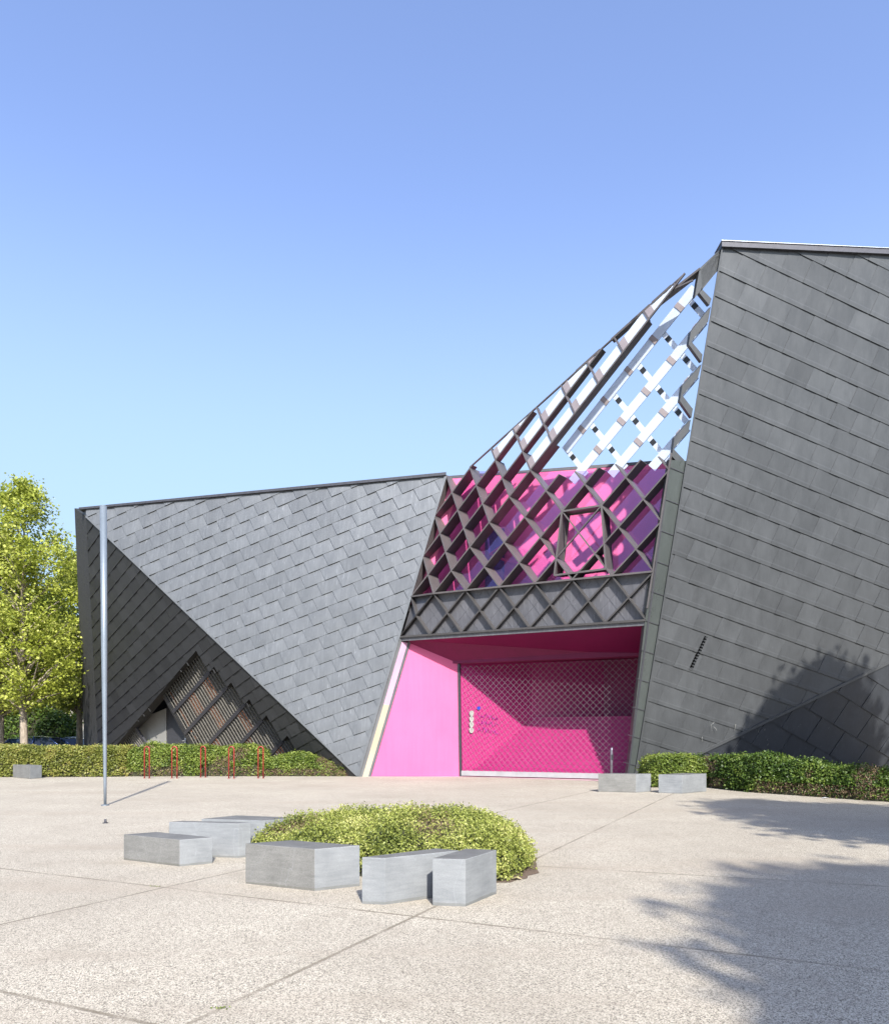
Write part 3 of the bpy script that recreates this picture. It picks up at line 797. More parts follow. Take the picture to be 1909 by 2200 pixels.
# rolling gate
GD = unit(GR-GL); GN = A(-GD[1], GD[0], 0)          # GN points inwards
GLen = np.linalg.norm(GR-GL)
GT = empty('roller_gate', tuple(GL-A(0, 30, 0))); GT.parent = BLD
GTW = MB()
class _P: pass
def gpt(t, z, wv=0): return GL+GD*t+GN*wv+A(0, 0, z)
cell = 0.235; nx_ = int((GLen+.45)/cell); zz0 = 0.22; nz_ = int((gz-zz0)/cell)+1
for i in range(nx_+1):
    pts = []; 
    for j in range(nz_*2+1):
        z = zz0+j*cell/2
        if z > gz: break
        ph = (-1)**(i+j) if False else 0
        xx = i*cell+(cell*.25 if (j//1) % 2 == 0 else -cell*.25)
        if xx > GLen*(1)+ (z/gz)*.36 or xx < -.06*(z/gz): pts.append(None); continue
        pts.append(gpt(xx, z))
    # split runs
    run = []
    for p in pts+[None]:
        if p is None:
            if len(run) > 1: GTW.tube(run, .0075, 4, cap=False)
            run = []
        else: run.append(p)
    pts = []
    for j in range(nz_*2+1):
        z = zz0+j*cell/2
        if z > gz: break
        xx = i*cell+cell*.5+(-cell*.25 if j % 2 == 0 else cell*.25)
        if xx > GLen+(z/gz)*.36 or xx < -.06*(z/gz): pts.append(None); continue
        pts.append(gpt(xx, z, .012))
    run = []
    for p in pts+[None]:
        if p is None:
            if len(run) > 1: GTW.tube(run, .0075, 4, cap=False)
            run = []
        else: run.append(p)
def bchild(mb, name, mats, par, label=None):
    o = mb.build(name, mats, None, label=label); o.parent = par
    o.location = -(np.array(par.location)+(np.array(par.parent.location) if par.parent else 0)); return o
bchild(GTW, 'grille', M['wire'], GT)
mb = MB(); mb.prism([gpt(0, .04, -.04), gpt(GLen+.02, .04, -.04), gpt(GLen+.02, .23, -.04), gpt(0, .23, -.04)], GN*.08)
bchild(mb, 'bottom_rail', M['steel'], GT)
mb = MB(); mb.prism([gpt(-.05, 0, -.06), gpt(.03, 0, -.06), GLt+GD*.03-GN*.06, GLt-GD*.05-GN*.06], GN*.12); bchild(mb, 'guide_rail', M['coping'], GT)
GT['label'] = 'chain-link style rolling grille closing the pink entrance'

# interior behind the gate
KX = A(3.53, 30.25, 0)                      # far corner of the splayed inner wall
mb = MB()
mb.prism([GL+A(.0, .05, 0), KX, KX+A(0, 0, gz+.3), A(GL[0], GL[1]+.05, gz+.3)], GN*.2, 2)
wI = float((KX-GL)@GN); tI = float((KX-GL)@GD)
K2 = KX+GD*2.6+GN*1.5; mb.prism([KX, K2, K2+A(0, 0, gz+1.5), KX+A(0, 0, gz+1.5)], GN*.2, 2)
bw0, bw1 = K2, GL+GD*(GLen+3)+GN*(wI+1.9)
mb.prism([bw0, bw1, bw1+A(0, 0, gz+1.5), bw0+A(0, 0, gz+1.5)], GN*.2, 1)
mb.build('lobby_wall', [M['pink'], M['pink_shade'], M['pink_in']], BLD)
mb = MB(); jr0, jr1 = GR+GD*.05, GR+GD*.9+GN*9
mb.prism([jr0, jr1, jr1+A(0, 0, 6), jr0+A(0.36, 0, gz+.3)], GD*.2)
mb.build('lobby_wall', painted('violet_paint', (0.16, 0.012, 0.16), (0.20, 0.015, 0.20)), BLD)
mb = MB(); mb.prism([GLt+GN*.02+A(-.3, 0, .02), GRt+GN*.02+GD*1.5+A(0, 0, .02), GRt+GN*12+A(0, 0, .9), GLt+GN*12+A(0, 0, .9)], (0, 0, .2))
mb.build('ceiling', M['pink_ceiling'], BLD)
mb = MB(); ns = 14; dep = wI/ns
for i in range(ns):
    w0 = .25+i*dep*.97
    ta = tI*(w0/wI)-.1
    mb.prism([gpt(ta, 0, w0), gpt(GLen+2.5, 0, w0), gpt(GLen+2.5, 0, wI+8 if i == ns-1 else w0+dep), gpt(max(ta, 0) if i == ns-1 else ta, 0, wI+8 if i == ns-1 else w0+dep)], (0, 0, .168*(i+1)), 0)
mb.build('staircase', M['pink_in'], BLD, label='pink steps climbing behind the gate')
# sticker and blue sign on the splayed inner wall
IW = unit(KX-GL); IN = A(IW[1], -IW[0], 0)
PIW = (IN, float(IN@GL))
mb = MB()
c0 = onp(1012, 1551, PIW)
for k in range(4):
    cc_ = c0+IN*.02+A(0, 0, -.33+.22*k)
    ring = [cc_+IW*.10*math.cos(x)+A(0, 0, .115*math.sin(x)) for x in np.linspace(0, 2*math.pi, 14, endpoint=False)]
    mb.prism(ring, IN*.008*(1+.2*k))
mb.build('notice', M['white'], BLD, label='white vertical notice of four discs on the pink wall')
mb = MB(); c0 = onp(1027.5, 1521.5, PIW)+IN*.02
mb.prism([c0+IW*.07*math.cos(x)+A(0, 0, .07*math.sin(x)) for x in np.linspace(0, 2*math.pi, 14, endpoint=False)], IN*.012)
mb.build('round_sign', M['blue'], BLD, label='small blue round sign')
mb = MB(); rj = random.Random(9)
for row in range(3):
    c0 = onp(1026, 1537+row*15, PIW)+IN*.012; pts = [c0]
    for k in range(26):
        pts.append(c0+IW*(.035*k+rj.uniform(-.03, .03))+A(0, 0, rj.uniform(-.11, .11)-.004*k))
    mb.tube(pts, .007, 4)
mb.build('graffiti', simple('violet_marker', (0.35, 0.02, 0.45), 0.6), BLD, label='illegible violet scribbles on the pink wall')

# --- right volume
n_r = PR1[0] if PR1[0]@(CAMP-C1) > 0 else -PR1[0]
def rz0(u):                                          # where plane PR1 meets the ground under column u
    n, d = PR1; r = A((u-CX)/FPX, 1.0); Y = d/(n[0]*r[0]+n[1]); return A(r[0]*Y, Y, 0)
EB = rz0(1360); SB = rz0(1346)
KR0, KR1 = pr(1404, 1666), pr(1909, 1423)
KD = KR1-KR0; KR2 = KR0+KD*2.2
# crease meets ground
KG = KR0+KD*(-KR0[2]/KD[2])
print('crease ground', KG, 'EB', EB)
slot = [pr(1513, 1366), pr(1519, 1369), pr(1486, 1440), pr(1479, 1436)]
R1poly = [EB, KG, KR2, CFAR, C1] if KG[0] > EB[0] else [EB, KR0, KR2, CFAR, C1]
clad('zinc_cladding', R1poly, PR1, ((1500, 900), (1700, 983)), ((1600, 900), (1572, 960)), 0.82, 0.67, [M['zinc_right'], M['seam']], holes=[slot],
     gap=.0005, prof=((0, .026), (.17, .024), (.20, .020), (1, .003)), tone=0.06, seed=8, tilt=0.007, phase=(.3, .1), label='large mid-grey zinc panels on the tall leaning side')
# solid part of the side strip
sideL = lambda t: lerp(RA0, RA1, t)
zt = min(np.linspace(0, 1, 401), key=lambda t: abs(HY-FPX*(sideL(t)[2]-CH)/sideL(t)[1]-987))
t_base = -RA0[2]/(RA1[2]-RA0[2])
RS_top = sideL(zt); RS_bot = SB
te = (RS_top[2]-EB[2])/(C1[2]-EB[2]); re_top = lerp(EB, C1, te)
tm = (RA0[2]-EB[2])/(C1[2]-EB[2]); re_mid = lerp(EB, C1, tm)
kk = -n_r*.012
mb = MB()
mb.prism([RS_bot+kk, EB+kk, re_mid+kk, RA0+kk], -n_r*.2, 0); mb.prism([RA0+kk, re_mid+kk, re_top+kk, RS_top+kk], -n_r*.2, 0)
for k in range(11):
    t = k/11+.04; a = lerp(EB, C1, t*te+.01); q = a+unit(pr(1500, 900)-pr(1700, 983))*.75
    mb.beam(a+kk, lerp(q, a, .35)+kk, n_r*.02, .02, 1)
mb.beam(RS_bot+n_r*.005, RS_top+n_r*.005, -n_r*.2, .06, 1); 
mb.build('side_panel', [M['glass_side'], M['coping']], BLD, label='greenish grey glossy strip beside the lattice')
mb = MB(); mb.beam(EB+n_r*.03, C1+n_r*.03, n_r*.02, .05); mb.build('flashing', M['zinc_right'], BLD)
# zigzag members of the side strip, open to the sky
mb = MB()
def zig(ps): mb.prism([pr(*p)-n_r*.02 for p in ps], -n_r*.16)
zig([(1549, 533), (1503, 576), (1492, 640), (1506, 622), (1507, 618), (1541, 582), (1547, 545)])
zig([(1506, 578), (1545, 537), (1549, 545), (1540.7, 581.6), (1509, 621), (1497, 640)][:5])
zig([(1509, 621), (1502, 628), (1524, 655), (1528.5, 641)])
def module(R, T, Lh, B, B2, Lt, Lb):
    zig([R, T, Lh, Lb, Lt]); zig([Lh, B, B2, Lb])
module((1527, 658), (1521, 690.5), (1485, 732.5), (1509, 761), (1507, 777), (1484, 712), (1479.5, 739))
module((1507, 782), (1500, 809), (1466, 849), (1488.5, 878), (1485.5, 897), (1466, 828), (1460.5, 861))
module((1484, 901), (1479.6, 926), (1446.6, 963.5), (1470.4, 988.5), (1466, 1004), (1449, 940), (1443.5, 980))
mb.build('side_bracing', M['zinc_right'], BLD, label='zigzag zinc bracing open to the sky')
# lower dark facet
KB = gp(2050, 1586+CH*FPX/30.0)
PR2 = plane(KR0, KR2, A(KR2[0]+2, KR2[1]+4.0, 0))
n2 = PR2[0]; q0 = KG if KG[0] > EB[0] else A(KR0[0], KR0[1], 0)
base2 = A(KR2[0]+2, KR2[1]+4.0, 0)
clad('zinc_cladding', [KG, KR2, base2], PR2, ((1700, 1480), (1800, 1540)), ((1700, 1520), (1660, 1580)), 1.25, 0.98, [M['zinc_low'], M['seam']], seed=4, tone=.06,
     tilt=.005, prof=((0, .026), (1, .004)), label='dark blue-grey lower facet with paint marks')
mb = MB(); mb.beam(KG+n_r*.02, KR2+n_r*.02, n_r*.03, .10); mb.build('flashing', M['zinc_right'], BLD)
mb = MB(); CU = unit(CFAR-C1)
mb.prism([C1+A(-.03, -.12, -.02), CFAR+A(0, -.12, -.02), CFAR+A(0, -.12, .13), C1+A(-.03, -.12, .13)], (0, .6, 0)); 
mb.prism([C1+A(-.05, -.15, .133), CFAR+A(0, -.15, .133), CFAR+A(0, -.15, .15), C1+A(-.05, -.15, .15)], (0, .6, 0), 1)
mb.build('coping', [M['coping'], M['coping_light']], BLD)
mb = MB()
rb = [C1+A(.5, .4, -.1), CFAR+A(0, .4, -.1), CFAR+A(4, 14, -.1), C1+A(8, 14, -.1)]
mb.prism(rb, (0, 0, -.2)); mb.poly([rb[0], rb[3], A(rb[3][0]-1, rb[3][1], 0), EB+A(.6, .5, 0)]); mb.poly([rb[2], rb[3], A(rb[3][0]-1, rb[3][1], 0), A(rb[2][0], rb[2][1], 0)])
mb.build('roof', M['zinc_dark'], BLD)
mb = MB(); rj = random.Random(4); nn2 = n2 if n2@(CAMP-KR2) > 0 else -n2
for k in range(9):
    c0 = onp(rj.uniform(1500, 1660), 1580+rj.uniform(-15, 30), PR2)+nn2*.035; e_ = unit(KR1-KR0)
    mb = MB(); mb.tube([c0, c0+e_*rj.uniform(-.06, .06)+A(0, 0, rj.uniform(.03, .22)), c0+e_*rj.uniform(-.12, .12)+A(0, 0, rj.uniform(.1, .3))], .006, 4); mb.build('paint_mark', M['white'], BLD)

# vent slot with comb teeth
mb = MB(); mb.prism([p-n_r*.12 for p in slot], -n_r*.02, 0)
for k in range(12):
    t = k/12+.04; a = lerp(slot[1], slot[2], t); b = lerp(slot[0], slot[3], t)
    mb.beam(a+n_r*.03, lerp(a, b, .55)+n_r*.03, -n_r*.12, .035, 1)
mb.beam(slot[3]+n_r*.04, slot[2]+n_r*.04, -n_r*.15, .05, 1)
mb.build('vent', [M['seam'], M['zinc_right']], BLD, label='narrow slanted vent slot with comb teeth')

# ------------------------------------------------------------------ plaza furniture
def block(fp, hgt, label, rough_faces, tone=1.0):
    fp = [A(*p, 0) if len(p) == 2 else p for p in fp]
    if area([(p[0], p[1]) for p in fp]) < 0: fp = fp[::-1]; 
    c = sum(fp)/len(fp); mb = MB(); n = len(fp)
    top = [p+A(0, 0, hgt) for p in fp]; bot = [p+A(0, 0, -.03) for p in fp]
    vs = bot+top; mb.add(vs, [tuple(range(n, 2*n))], 0, tone*.80); mb.add(vs, [tuple(range(n-1, -1, -1))], 0, tone)  # top tone lowered to imitate the weaker sunlight it catches
    for i in range(n):
        d = fp[(i+1) % n]-fp[i]; nrm = unit(A(d[1], -d[0], 0))
        r_ = nrm[0] < rough_faces
        mb.add([bot[i], bot[(i+1) % n], top[(i+1) % n], top[i]], [(0, 1, 2, 3)], 0 if r_ else 1, tone)
    import bmesh
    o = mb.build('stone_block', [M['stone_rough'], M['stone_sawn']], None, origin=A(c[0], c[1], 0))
    bm = bmesh.new(); bm.from_mesh(o.data); bmesh.ops.remove_doubles(bm, verts=bm.verts, dist=1e-4)
    bmesh.ops.recalc_face_normals(bm, faces=bm.faces); bm.to_mesh(o.data); bm.free()
    b = o.modifiers.new('bevel', 'BEVEL'); b.width = .007; b.segments = 2
    return tag(o, label, 'stone block', 'stone seat blocks on the plaza')
def fp3(l, c, r):
    L_, C_, R_ = gp(*l)[:2], gp(*c)[:2], gp(*r)[:2]; return [L_, C_, R_, L_+R_-C_]
block(fp3((27.7, 1670.5), (64.6, 1674), (89.8, 1672.3)), .49, 'small grey stone block in front of the left hedge', -.2)
block([(-3.98, 9.23), (-3.11, 8.74), (-2.79, 8.96), (-3.66, 9.47)], .315, 'low rough-faced stone block, leftmost of the cluster round the shrub', -.2)
block([(-3.53, 9.53), (-2.586, 9.36), (-2.46, 9.46), (-3.40, 9.66)], .437, 'upright pale stone block standing just behind the low rough block', -.95)
block([(-3.25, 9.95), (-2.36, 9.75), (-2.0, 10.1), (-2.9, 10.4)], .43, 'rear stone block partly hidden behind the pale one, touching the shrub', -.95)
block(fp3((527, 1898.6), (675.7, 1915), (773, 1904)), .416, 'widest stone block, rough left face and smooth right face, before the shrub', -.2)
block([(-.753, 6.775), (-.54, 6.73), (.14, 7.19), (-.08, 7.32)], .425, 'long pale wedge-shaped stone block partly behind the nearest block', -.99)
block([(-.109, 6.705), (.1875, 6.66), (.506, 7.22), (.207, 7.30)], .425, 'nearest stone block, smooth front and darker right side', 5 if False else -.99)
block(fp3((1284.3, 1701.6), (1365.5, 1703.5), (1398, 1701.3)), .51, 'stone block with dull left face in front of the gate', -.05)
block(fp3((1413.7, 1704), (1465, 1705.8), (1517, 1701)), .51, 'stone block before the small right-hand hedge', -.99)

# bicycle racks
rk = None
def hairpin(x, y, h, wd, seed):
    r_ = random.Random(seed); mb = MB(); pts = [A(-wd/2, 0, -.05), A(-wd/2, 0, h-wd/2)]
    for k in range(1, 9):
        an = math.pi-math.pi*k/9; pts.append(A(wd/2*math.cos(an), 0, h-wd/2+wd/2*math.sin(an)))
    pts += [A(wd/2, 0, h-wd/2), A(wd/2, 0, -.05)]
    mb.tube(pts, .023, 8)
    for sx in (-1, 1): mb.tube([A(sx*wd/2, 0, 0.0), A(sx*wd/2, 0, .012)], .05, 10)
    return mb
labels = ['red hairpin bicycle rack, first from the left', 'red hairpin bicycle rack, second from the left', 'red hairpin bicycle rack in the middle of the five',
          'red hairpin bicycle rack, second from the right', 'red hairpin bicycle rack, last on the right']
for i, (u, base) in enumerate(((315.5, 1672.5), (374.8, 1672.5), (436.2, 1670.5), (496.9, 1672.8), (559.9, 1672.5))):
    p = gp(u, base)
    if rk is None:
        rk = hairpin(0, 0, 1.19, .19, i).build('bicycle_rack', M['red']); o = rk
    else:
        o = rk.copy(); COL.objects.link(o)
    o.location = p; o.rotation_euler = (0, 0, math.radians((-4, 3, -8, 5, 0)[i]))
    tag(o, labels[i], 'bicycle rack', 'red bicycle racks along the left hedge')

# tall pole
p = gp(225.8, 1731); Hp = (1731-1087)/FPX*p[1]
mb = MB(); mb.tube([p+A(0, 0, 0), p+A(-.001, 0, .5), p+A(-.02, 0, Hp*.55), p+A(-.04, 0, Hp)], [.030, .034, .066, .074], 16)
po = mb.build('pole', M['lamp_grey'], None, origin=p); tag(po, 'tall slender grey pole, wider towards its top, on the plaza left of the blocks', 'pole')
mb = MB(); mb.tube([p, p+A(0, 0, .02)], .09, 16); mb.build('base_plate', M['lamp_grey'], po)
mb = MB(); p2 = gp(226.5, 1769); mb.tube([p2+A(0, 0, -.01), p2+A(0, 0, .07)], .022, 8); mb.tube([p2, p2+A(0, 0, .012)], .05, 8)
tag(mb.build('ground_stub', M['coping'], None, origin=p2), 'short dark metal stub in the paving in front of the tall pole', 'stub')
# post by the gate
p = gp(1313, 1683); Hh = 1.2
mb = MB(); mb.tube([p, p+A(0, 0, Hh-.09), p+A(.01, .0, Hh-.03), p+A(.03, .02, Hh)], [.045, .045, .042, .02], 12)
po = mb.build('bollard', simple('worn_steel', (0.22, 0.20, 0.24), 0.4, 0.5), None, origin=p); tag(po, 'steel post with rounded top between the gate and a stone block', 'post')
mb = MB(); mb.box(p+A(.015, -.055, .80), .06, .02, .16); mb.build('reader', M['fin_black'], po)

# ------------------------------------------------------------------ foliage
def leafmesh(name, P, Nn, size, tones, mat, parent=None, origin=(0, 0, 0), aspect=0.6, bend=0.0):
    n = len(P); o0 = np.asarray(origin, float); P = P-o0
    t = rng.normal(size=(n, 3)); t -= Nn*np.sum(t*Nn, 1, keepdims=True); t /= np.linalg.norm(t, axis=1, keepdims=True)+1e-9
    b = np.cross(Nn, t); sz = np.asarray(size).reshape(-1, 1)*np.ones((n, 1))
    v = np.empty((n, 4, 3)); v[:, 0] = P-t*sz; v[:, 1] = P-b*sz*aspect+t*sz*.15+Nn*sz*.2; v[:, 2] = P+t*sz; v[:, 3] = P+b*sz*aspect+t*sz*.15+Nn*sz*.2
    me = bpy.data.meshes.new(name); me.vertices.add(4*n); me.vertices.foreach_set('co', v.reshape(-1))
    me.loops.add(4*n); me.loops.foreach_set('vertex_index', np.arange(4*n)); me.polygons.add(n); me.polygons.foreach_set('loop_start', np.arange(0, 4*n, 4)); me.polygons.foreach_set('loop_total', np.full(n, 4))
    me.materials.append(mat); at_ = me.attributes.new('tone', 'FLOAT', 'FACE'); at_.data.foreach_set('value', np.clip(tones, 0, 1)); me.update(); me.validate()
    ob = bpy.data.objects.new(name, me); COL.objects.link(ob); ob.location = o0
    if parent is not None: ob.parent = parent; ob.location = o0-np.array(parent.location)
    return ob
def unitr(v): return v/(np.linalg.norm(v, axis=1, keepdims=True)+1e-9)

def inpoly(x, y, poly):
    c = np.zeros(len(x), bool); j = len(poly)-1
    for i in range(len(poly)):
        xi, yi = poly[i]; xj, yj = poly[j]
        c ^= ((yi > y) != (yj > y)) & (x < (xj-xi)*(y-yi)/(yj-yi+1e-12)+xi); j = i
    return c
def bdist(x, y, poly):
    d = np.full(len(x), 9e9)
    for i in range(len(poly)):
        a = np.array(poly[i]); b = np.array(poly[(i+1) % len(poly)]); ab_ = b-a
        t = np.clip(((x-a[0])*ab_[0]+(y-a[1])*ab_[1])/(ab_@ab_), 0, 1)
        d = np.minimum(d, np.hypot(x-a[0]-t*ab_[0], y-a[1]-t*ab_[1]))
    return d
def vnoise(P, sc, seed=0):
    return np.array([noise.noise(Vector((p[0]*sc+seed*7.3, p[1]*sc-seed*3.1, p[2]*sc+seed))) for p in P])

def hedge(name, poly, H, edge, label, cat, leafmat, nshoot, lsize, per=9, shoot=0.09, group=None, dry=0.0, lumps=0.12, lumpsc=1.2, dry_low=False, visible_only=True, hfun=None, seed=1, side_frac=.5):
    poly = [tuple(p) for p in poly]; xs_ = [p[0] for p in poly]; ys_ = [p[1] for p in poly]
    base = A(sum(xs_)/len(xs_), sum(ys_)/len(ys_), 0)
    def hh(x, y):
        d = bdist(x, y, poly); e = np.clip(d/edge, 0, 1); s = np.sqrt(1-(1-e)**2)
        hm = H if hfun is None else H*hfun(x, y)
        nz = vnoise(np.stack([x, y, 0*x], 1), lumpsc, seed)
        return hm*s*(1+lumps*nz)
    # core: a mesh grid over the footprint
    core = MB(); NX = 46; gx = np.linspace(min(xs_), max(xs_), NX); gy = np.linspace(min(ys_), max(ys_), NX)
    X, Y_ = np.meshgrid(gx, gy, indexing='ij'); fx, fy = X.ravel(), Y_.ravel(); ins = inpoly(fx, fy, poly); z = np.where(ins, hh(fx, fy)*.90-.03, -.05)
    idx = np.arange(NX*NX).reshape(NX, NX)
    fs = [(idx[i, j], idx[i+1, j], idx[i+1, j+1], idx[i, j+1]) for i in range(NX-1) for j in range(NX-1) if ins[idx[i, j]] or ins[idx[i+1, j+1]] or ins[idx[i+1, j]] or ins[idx[i, j+1]]]
    core.add(np.stack([fx, fy, z], 1), fs, 0, 1.0, True)
    root = core.build(name, M['soil'], None, origin=base)
    tag(root, label, cat, group)
    # shoots on the surface
    M_ = nshoot*3; x = rng.uniform(min(xs_), max(xs_), M_); y = rng.uniform(min(ys_), max(ys_), M_); k = inpoly(x, y, poly); x, y = x[k][:nshoot], y[k][:nshoot]
    # denser on the steep sides: resample near the boundary
    pa = np.array(poly); pb = np.roll(pa, -1, 0); sl_ = np.hypot(*(pb-pa).T); cum = np.cumsum(sl_)/sl_.sum()
    ns_ = int(len(x)*side_frac); ki = np.searchsorted(cum, rng.random(ns_)); tq = rng.random(ns_)
    ed = (pb-pa)[ki]; nrm_ = np.stack([-ed[:, 1], ed[:, 0]], 1)/np.hypot(ed[:, 0], ed[:, 1])[:, None]*(1 if area(poly) > 0 else -1)
    zf = rng.uniform(0.02, .97, ns_); dd = (1-np.sqrt(1-zf**2))*edge
    q_ = pa[ki]+ed*tq[:, None]+nrm_*dd[:, None]
    x = np.concatenate([x[:len(x)-ns_], q_[:, 0]]); y = np.concatenate([y[:len(y)-ns_], q_[:, 1]])
    hloc = H if hfun is None else H*hfun(q_[:, 0]+nrm_[:, 0]*.3, q_[:, 1]+nrm_[:, 1]*.3)
    zz = np.concatenate([hh(x[:len(x)-ns_], y[:len(y)-ns_]), hloc*zf])
    e = 0.03; x2, y2 = x, y; gx_ = np.clip((hh(x+e, y)-hh(x-e, y))/(2*e), -4, 4); gy_ = np.clip((hh(x, y+e)-hh(x, y-e))/(2*e), -4, 4)
    gx_[-ns_:] = -nrm_[:, 0]*-1*3*(1-zf); gy_[-ns_:] = nrm_[:, 1]*3*(1-zf)
    nr = unitr(np.stack([-gx_, -gy_, np.full(len(x), .9)], 1))
    P0 = np.stack([x, y, zz], 1)
    # leaves along each shoot
    sd_ = unitr(nr+rng.normal(0, .45, nr.shape)+np.array([0, 0, .25])); Ls = shoot*rng.uniform(.4, 1.5, len(x))
    tt_ = rng.random((len(x), per)); P = (P0[:, None]+sd_[:, None]*(Ls[:, None]*tt_*1.0)[..., None]+rng.normal(0, lsize*.9, (len(x), per, 3))).reshape(-1, 3)
    P[:, 2] = np.maximum(P[:, 2], .01)
    Nn = unitr((np.repeat(sd_, per, 0)*.5+rng.normal(0, .7, P.shape)+np.array([0, -.15, .35])))
    tv = vnoise(P0, 2.2, seed+5); tn = np.repeat(.42+.45*tv, per)+.25*(tt_.reshape(-1)-.4)+rng.normal(0, .16, len(P))
    sz = lsize*rng.uniform(.6, 1.25, len(P))
    dm = np.zeros(len(P), bool)
    if dry > 0:
        dv = np.repeat(vnoise(P0, 1.1, seed+9), per); lim = .5-dry
        dm = dv > lim
        if dry_low: dm |= (P[:, 2] < H*.38) & (dv > -.25)
        dm &= rng.random(len(P)) < .8
    leafmesh('foliage', P[~dm], Nn[~dm], sz[~dm], tn[~dm], leafmat, root, base)
    if dm.any():
        leafmesh('dry_foliage', P[dm], Nn[dm], sz[dm]*.7, rng.random(dm.sum()), M['leaf_dry'], root, base, aspect=.25)
    return root

hedge('low_shrub', [(-2.5, 9.75), (-1.75, 8.6), (-.7, 8.0), (.22, 7.72), (.60, 7.86), (.92, 8.5), (1.02, 9.4), (.80, 10.4), (.2, 11.0), (-1.2, 10.9), (-2.3, 10.5)], .465, .85,
      'bright yellow-green spreading shrub ringed by stone blocks', 'shrub', M['leaf_shrub'], 9500, .0150, 11, .13, lumps=.30, lumpsc=1.5,
      hfun=lambda x, y: .78+.26*np.clip((x+2.2)/2.4, 0, 1)-.10*np.clip(x-.5, 0, 1), side_frac=.4, dry=.05)
def hp(pts, back):                                    # front line of a hedge from photo points, pushed back by its depth
    F_ = [gp(*p)[:2] for p in pts]; return [tuple(p) for p in F_]+[tuple(p+A(0, back)) for p in F_[::-1]]
hedge('hedge', hp([(-90, 1670), (60, 1670), (180, 1669.5), (255, 1669), (272, 1668.5)], 2.2), 1.06, .30, 'long clipped olive-brown hedge at the far left', 'hedge', M['leaf_hedge'], 9000, .042, 7, .10,
      'hedges in front of the left wing', lumps=.16, lumpsc=1.1, seed=2)
hedge('hedge', hp([(274, 1668.5), (400, 1668), (500, 1668), (556, 1668)], 2.0), 1.05, .35, 'green hedge with bare brown stems behind the red bicycle racks', 'hedge', M['leaf_green'], 7500, .040, 7, .12,
      'hedges in front of the left wing', dry=.18, dry_low=True, lumps=.22, lumpsc=1.2, seed=3)
hedge('low_shrub', hp([(556, 1668), (620, 1668), (690, 1668), (742, 1668)], 1.3), .80, .45, 'rounded green shrub trailing off to the right of the racks', 'shrub', M['leaf_green'], 4200, .038, 7, .12,
      dry=.10, dry_low=True, lumps=.15, lumpsc=1.0, seed=4, hfun=lambda x, y: np.clip(1.0-((x+5.85)/2.0)**2*.9, .10, 1))
hedge('hedge', hp([(1402, 1692), (1450, 1692), (1516, 1692)], 1.5), .86, .3, 'small scruffy hedge behind the right-hand stone block', 'hedge', M['leaf_green'], 4200, .034, 7, .12, 'hedges in front of the right wing', dry=.14, lumps=.12, seed=5)
hedge('hedge', hp([(1543, 1695), (1620, 1703), (1750, 1712), (1860, 1720), (2000, 1728)], 3.0), .88, .35, 'long dark green hedge running out of the picture on the right', 'hedge', M['leaf_dark'], 13000, .034, 8, .13,
      'hedges in front of the right wing', dry=.05, dry_low=True, lumps=.22, lumpsc=1.1, seed=6, hfun=lambda x, y: 1.0-.30*np.clip((x-9.0)/1.6, 0, 1))

def tree(loc, H, crown_r, crown_z0, label, leafmat, nclump=320, per=46, lsize=.10, seed=1, trunk_r=.19, group=None, squash=1.0, tip=.35, sub=True):
    r_ = np.random.default_rng(seed); base = A(*loc, 0)
    root = empty('tree', tuple(base)); tag(root, label, 'tree', group)
    # clump centres in an egg-shaped crown
    zc = crown_z0+(H-crown_z0)*r_.random(nclump*2)
    prof = lambda z: np.clip(1.62*(np.clip((z-crown_z0)/(H-crown_z0), 0, 1)+.03)**.35*(1.02-np.clip((z-crown_z0)/(H-crown_z0), 0, 1))**.72, .04, 1)
    an = r_.uniform(0, 2*np.pi, nclump*2); rr = crown_r*prof(zc)*np.sqrt(r_.uniform(.02, 1.1, nclump*2))
    C = np.stack([rr*np.cos(an), rr*np.sin(an)*squash, zc], 1)+base
    keep = vnoise(C, .55, seed) > -.30; C = C[keep][:nclump]
    tr = MB(); n = 9; top = base+A(r_.uniform(-.3, .3), 0, H*.86)
    tp = [base+(top-base)*t+A(math.sin(t*5+seed)*.14*t, math.cos(t*4+seed)*.1*t, 0) for t in np.linspace(0, 1, n)]
    tr.tube([tp[0]+A(0, 0, -.1)]+tp, [trunk_r*1.25]+[trunk_r*(1-.88*t)+.012 for t in np.linspace(0, 1, n)], 9)
    for i in r_.choice(len(C), min(len(C), 85), replace=False):
        c = C[i]; hz_ = max(crown_z0*.9, c[2]-.9*np.linalg.norm((c-base)[:2])-.3); t = np.clip(hz_/(H*.86), .1, .97); s0 = base+(top-base)*t
        k = int(t*(n-1)); s0 = tp[k]+(tp[min(k+1, n-1)]-tp[k])*(t*(n-1)-k)
        mid_ = (s0+c)/2+A(*r_.normal(0, .12, 2), .18); rad = max(.018, trunk_r*.34*(1-t)+.02)
        tr.tube([s0, mid_, c], [rad, rad*.6, .008], 5, cap=False)
    bo = tr.build('trunk', M['bark'], root)
    m_ = len(C); cs = r_.uniform(.20, tip+.12, m_)
    P = (C[:, None]+r_.normal(0, 1, (m_, per, 3))*cs[:, None, None]*np.array([1, 1, .55])).reshape(-1, 3)
    Nn = unitr(r_.normal(0, .7, P.shape)+np.array([0, -.1, .8]))
    ct = np.repeat(.5+.33*r_.normal(size=m_)*.6, per)
    leafmesh('crown', P, Nn, lsize*r_.uniform(.6, 1.3, len(P)), ct+r_.normal(0, .16, len(P)), leafmat, root, base, aspect=.75)
    return root
tg = 'spring trees at the left edge'
tree((-22.0, 39.0), 14.9, 3.5, 3.3, 'yellow-green maple tree with pale trunk, nearest the grey building end', M['leaf_maple'], 420, 62, .082, 3, .20, tg)
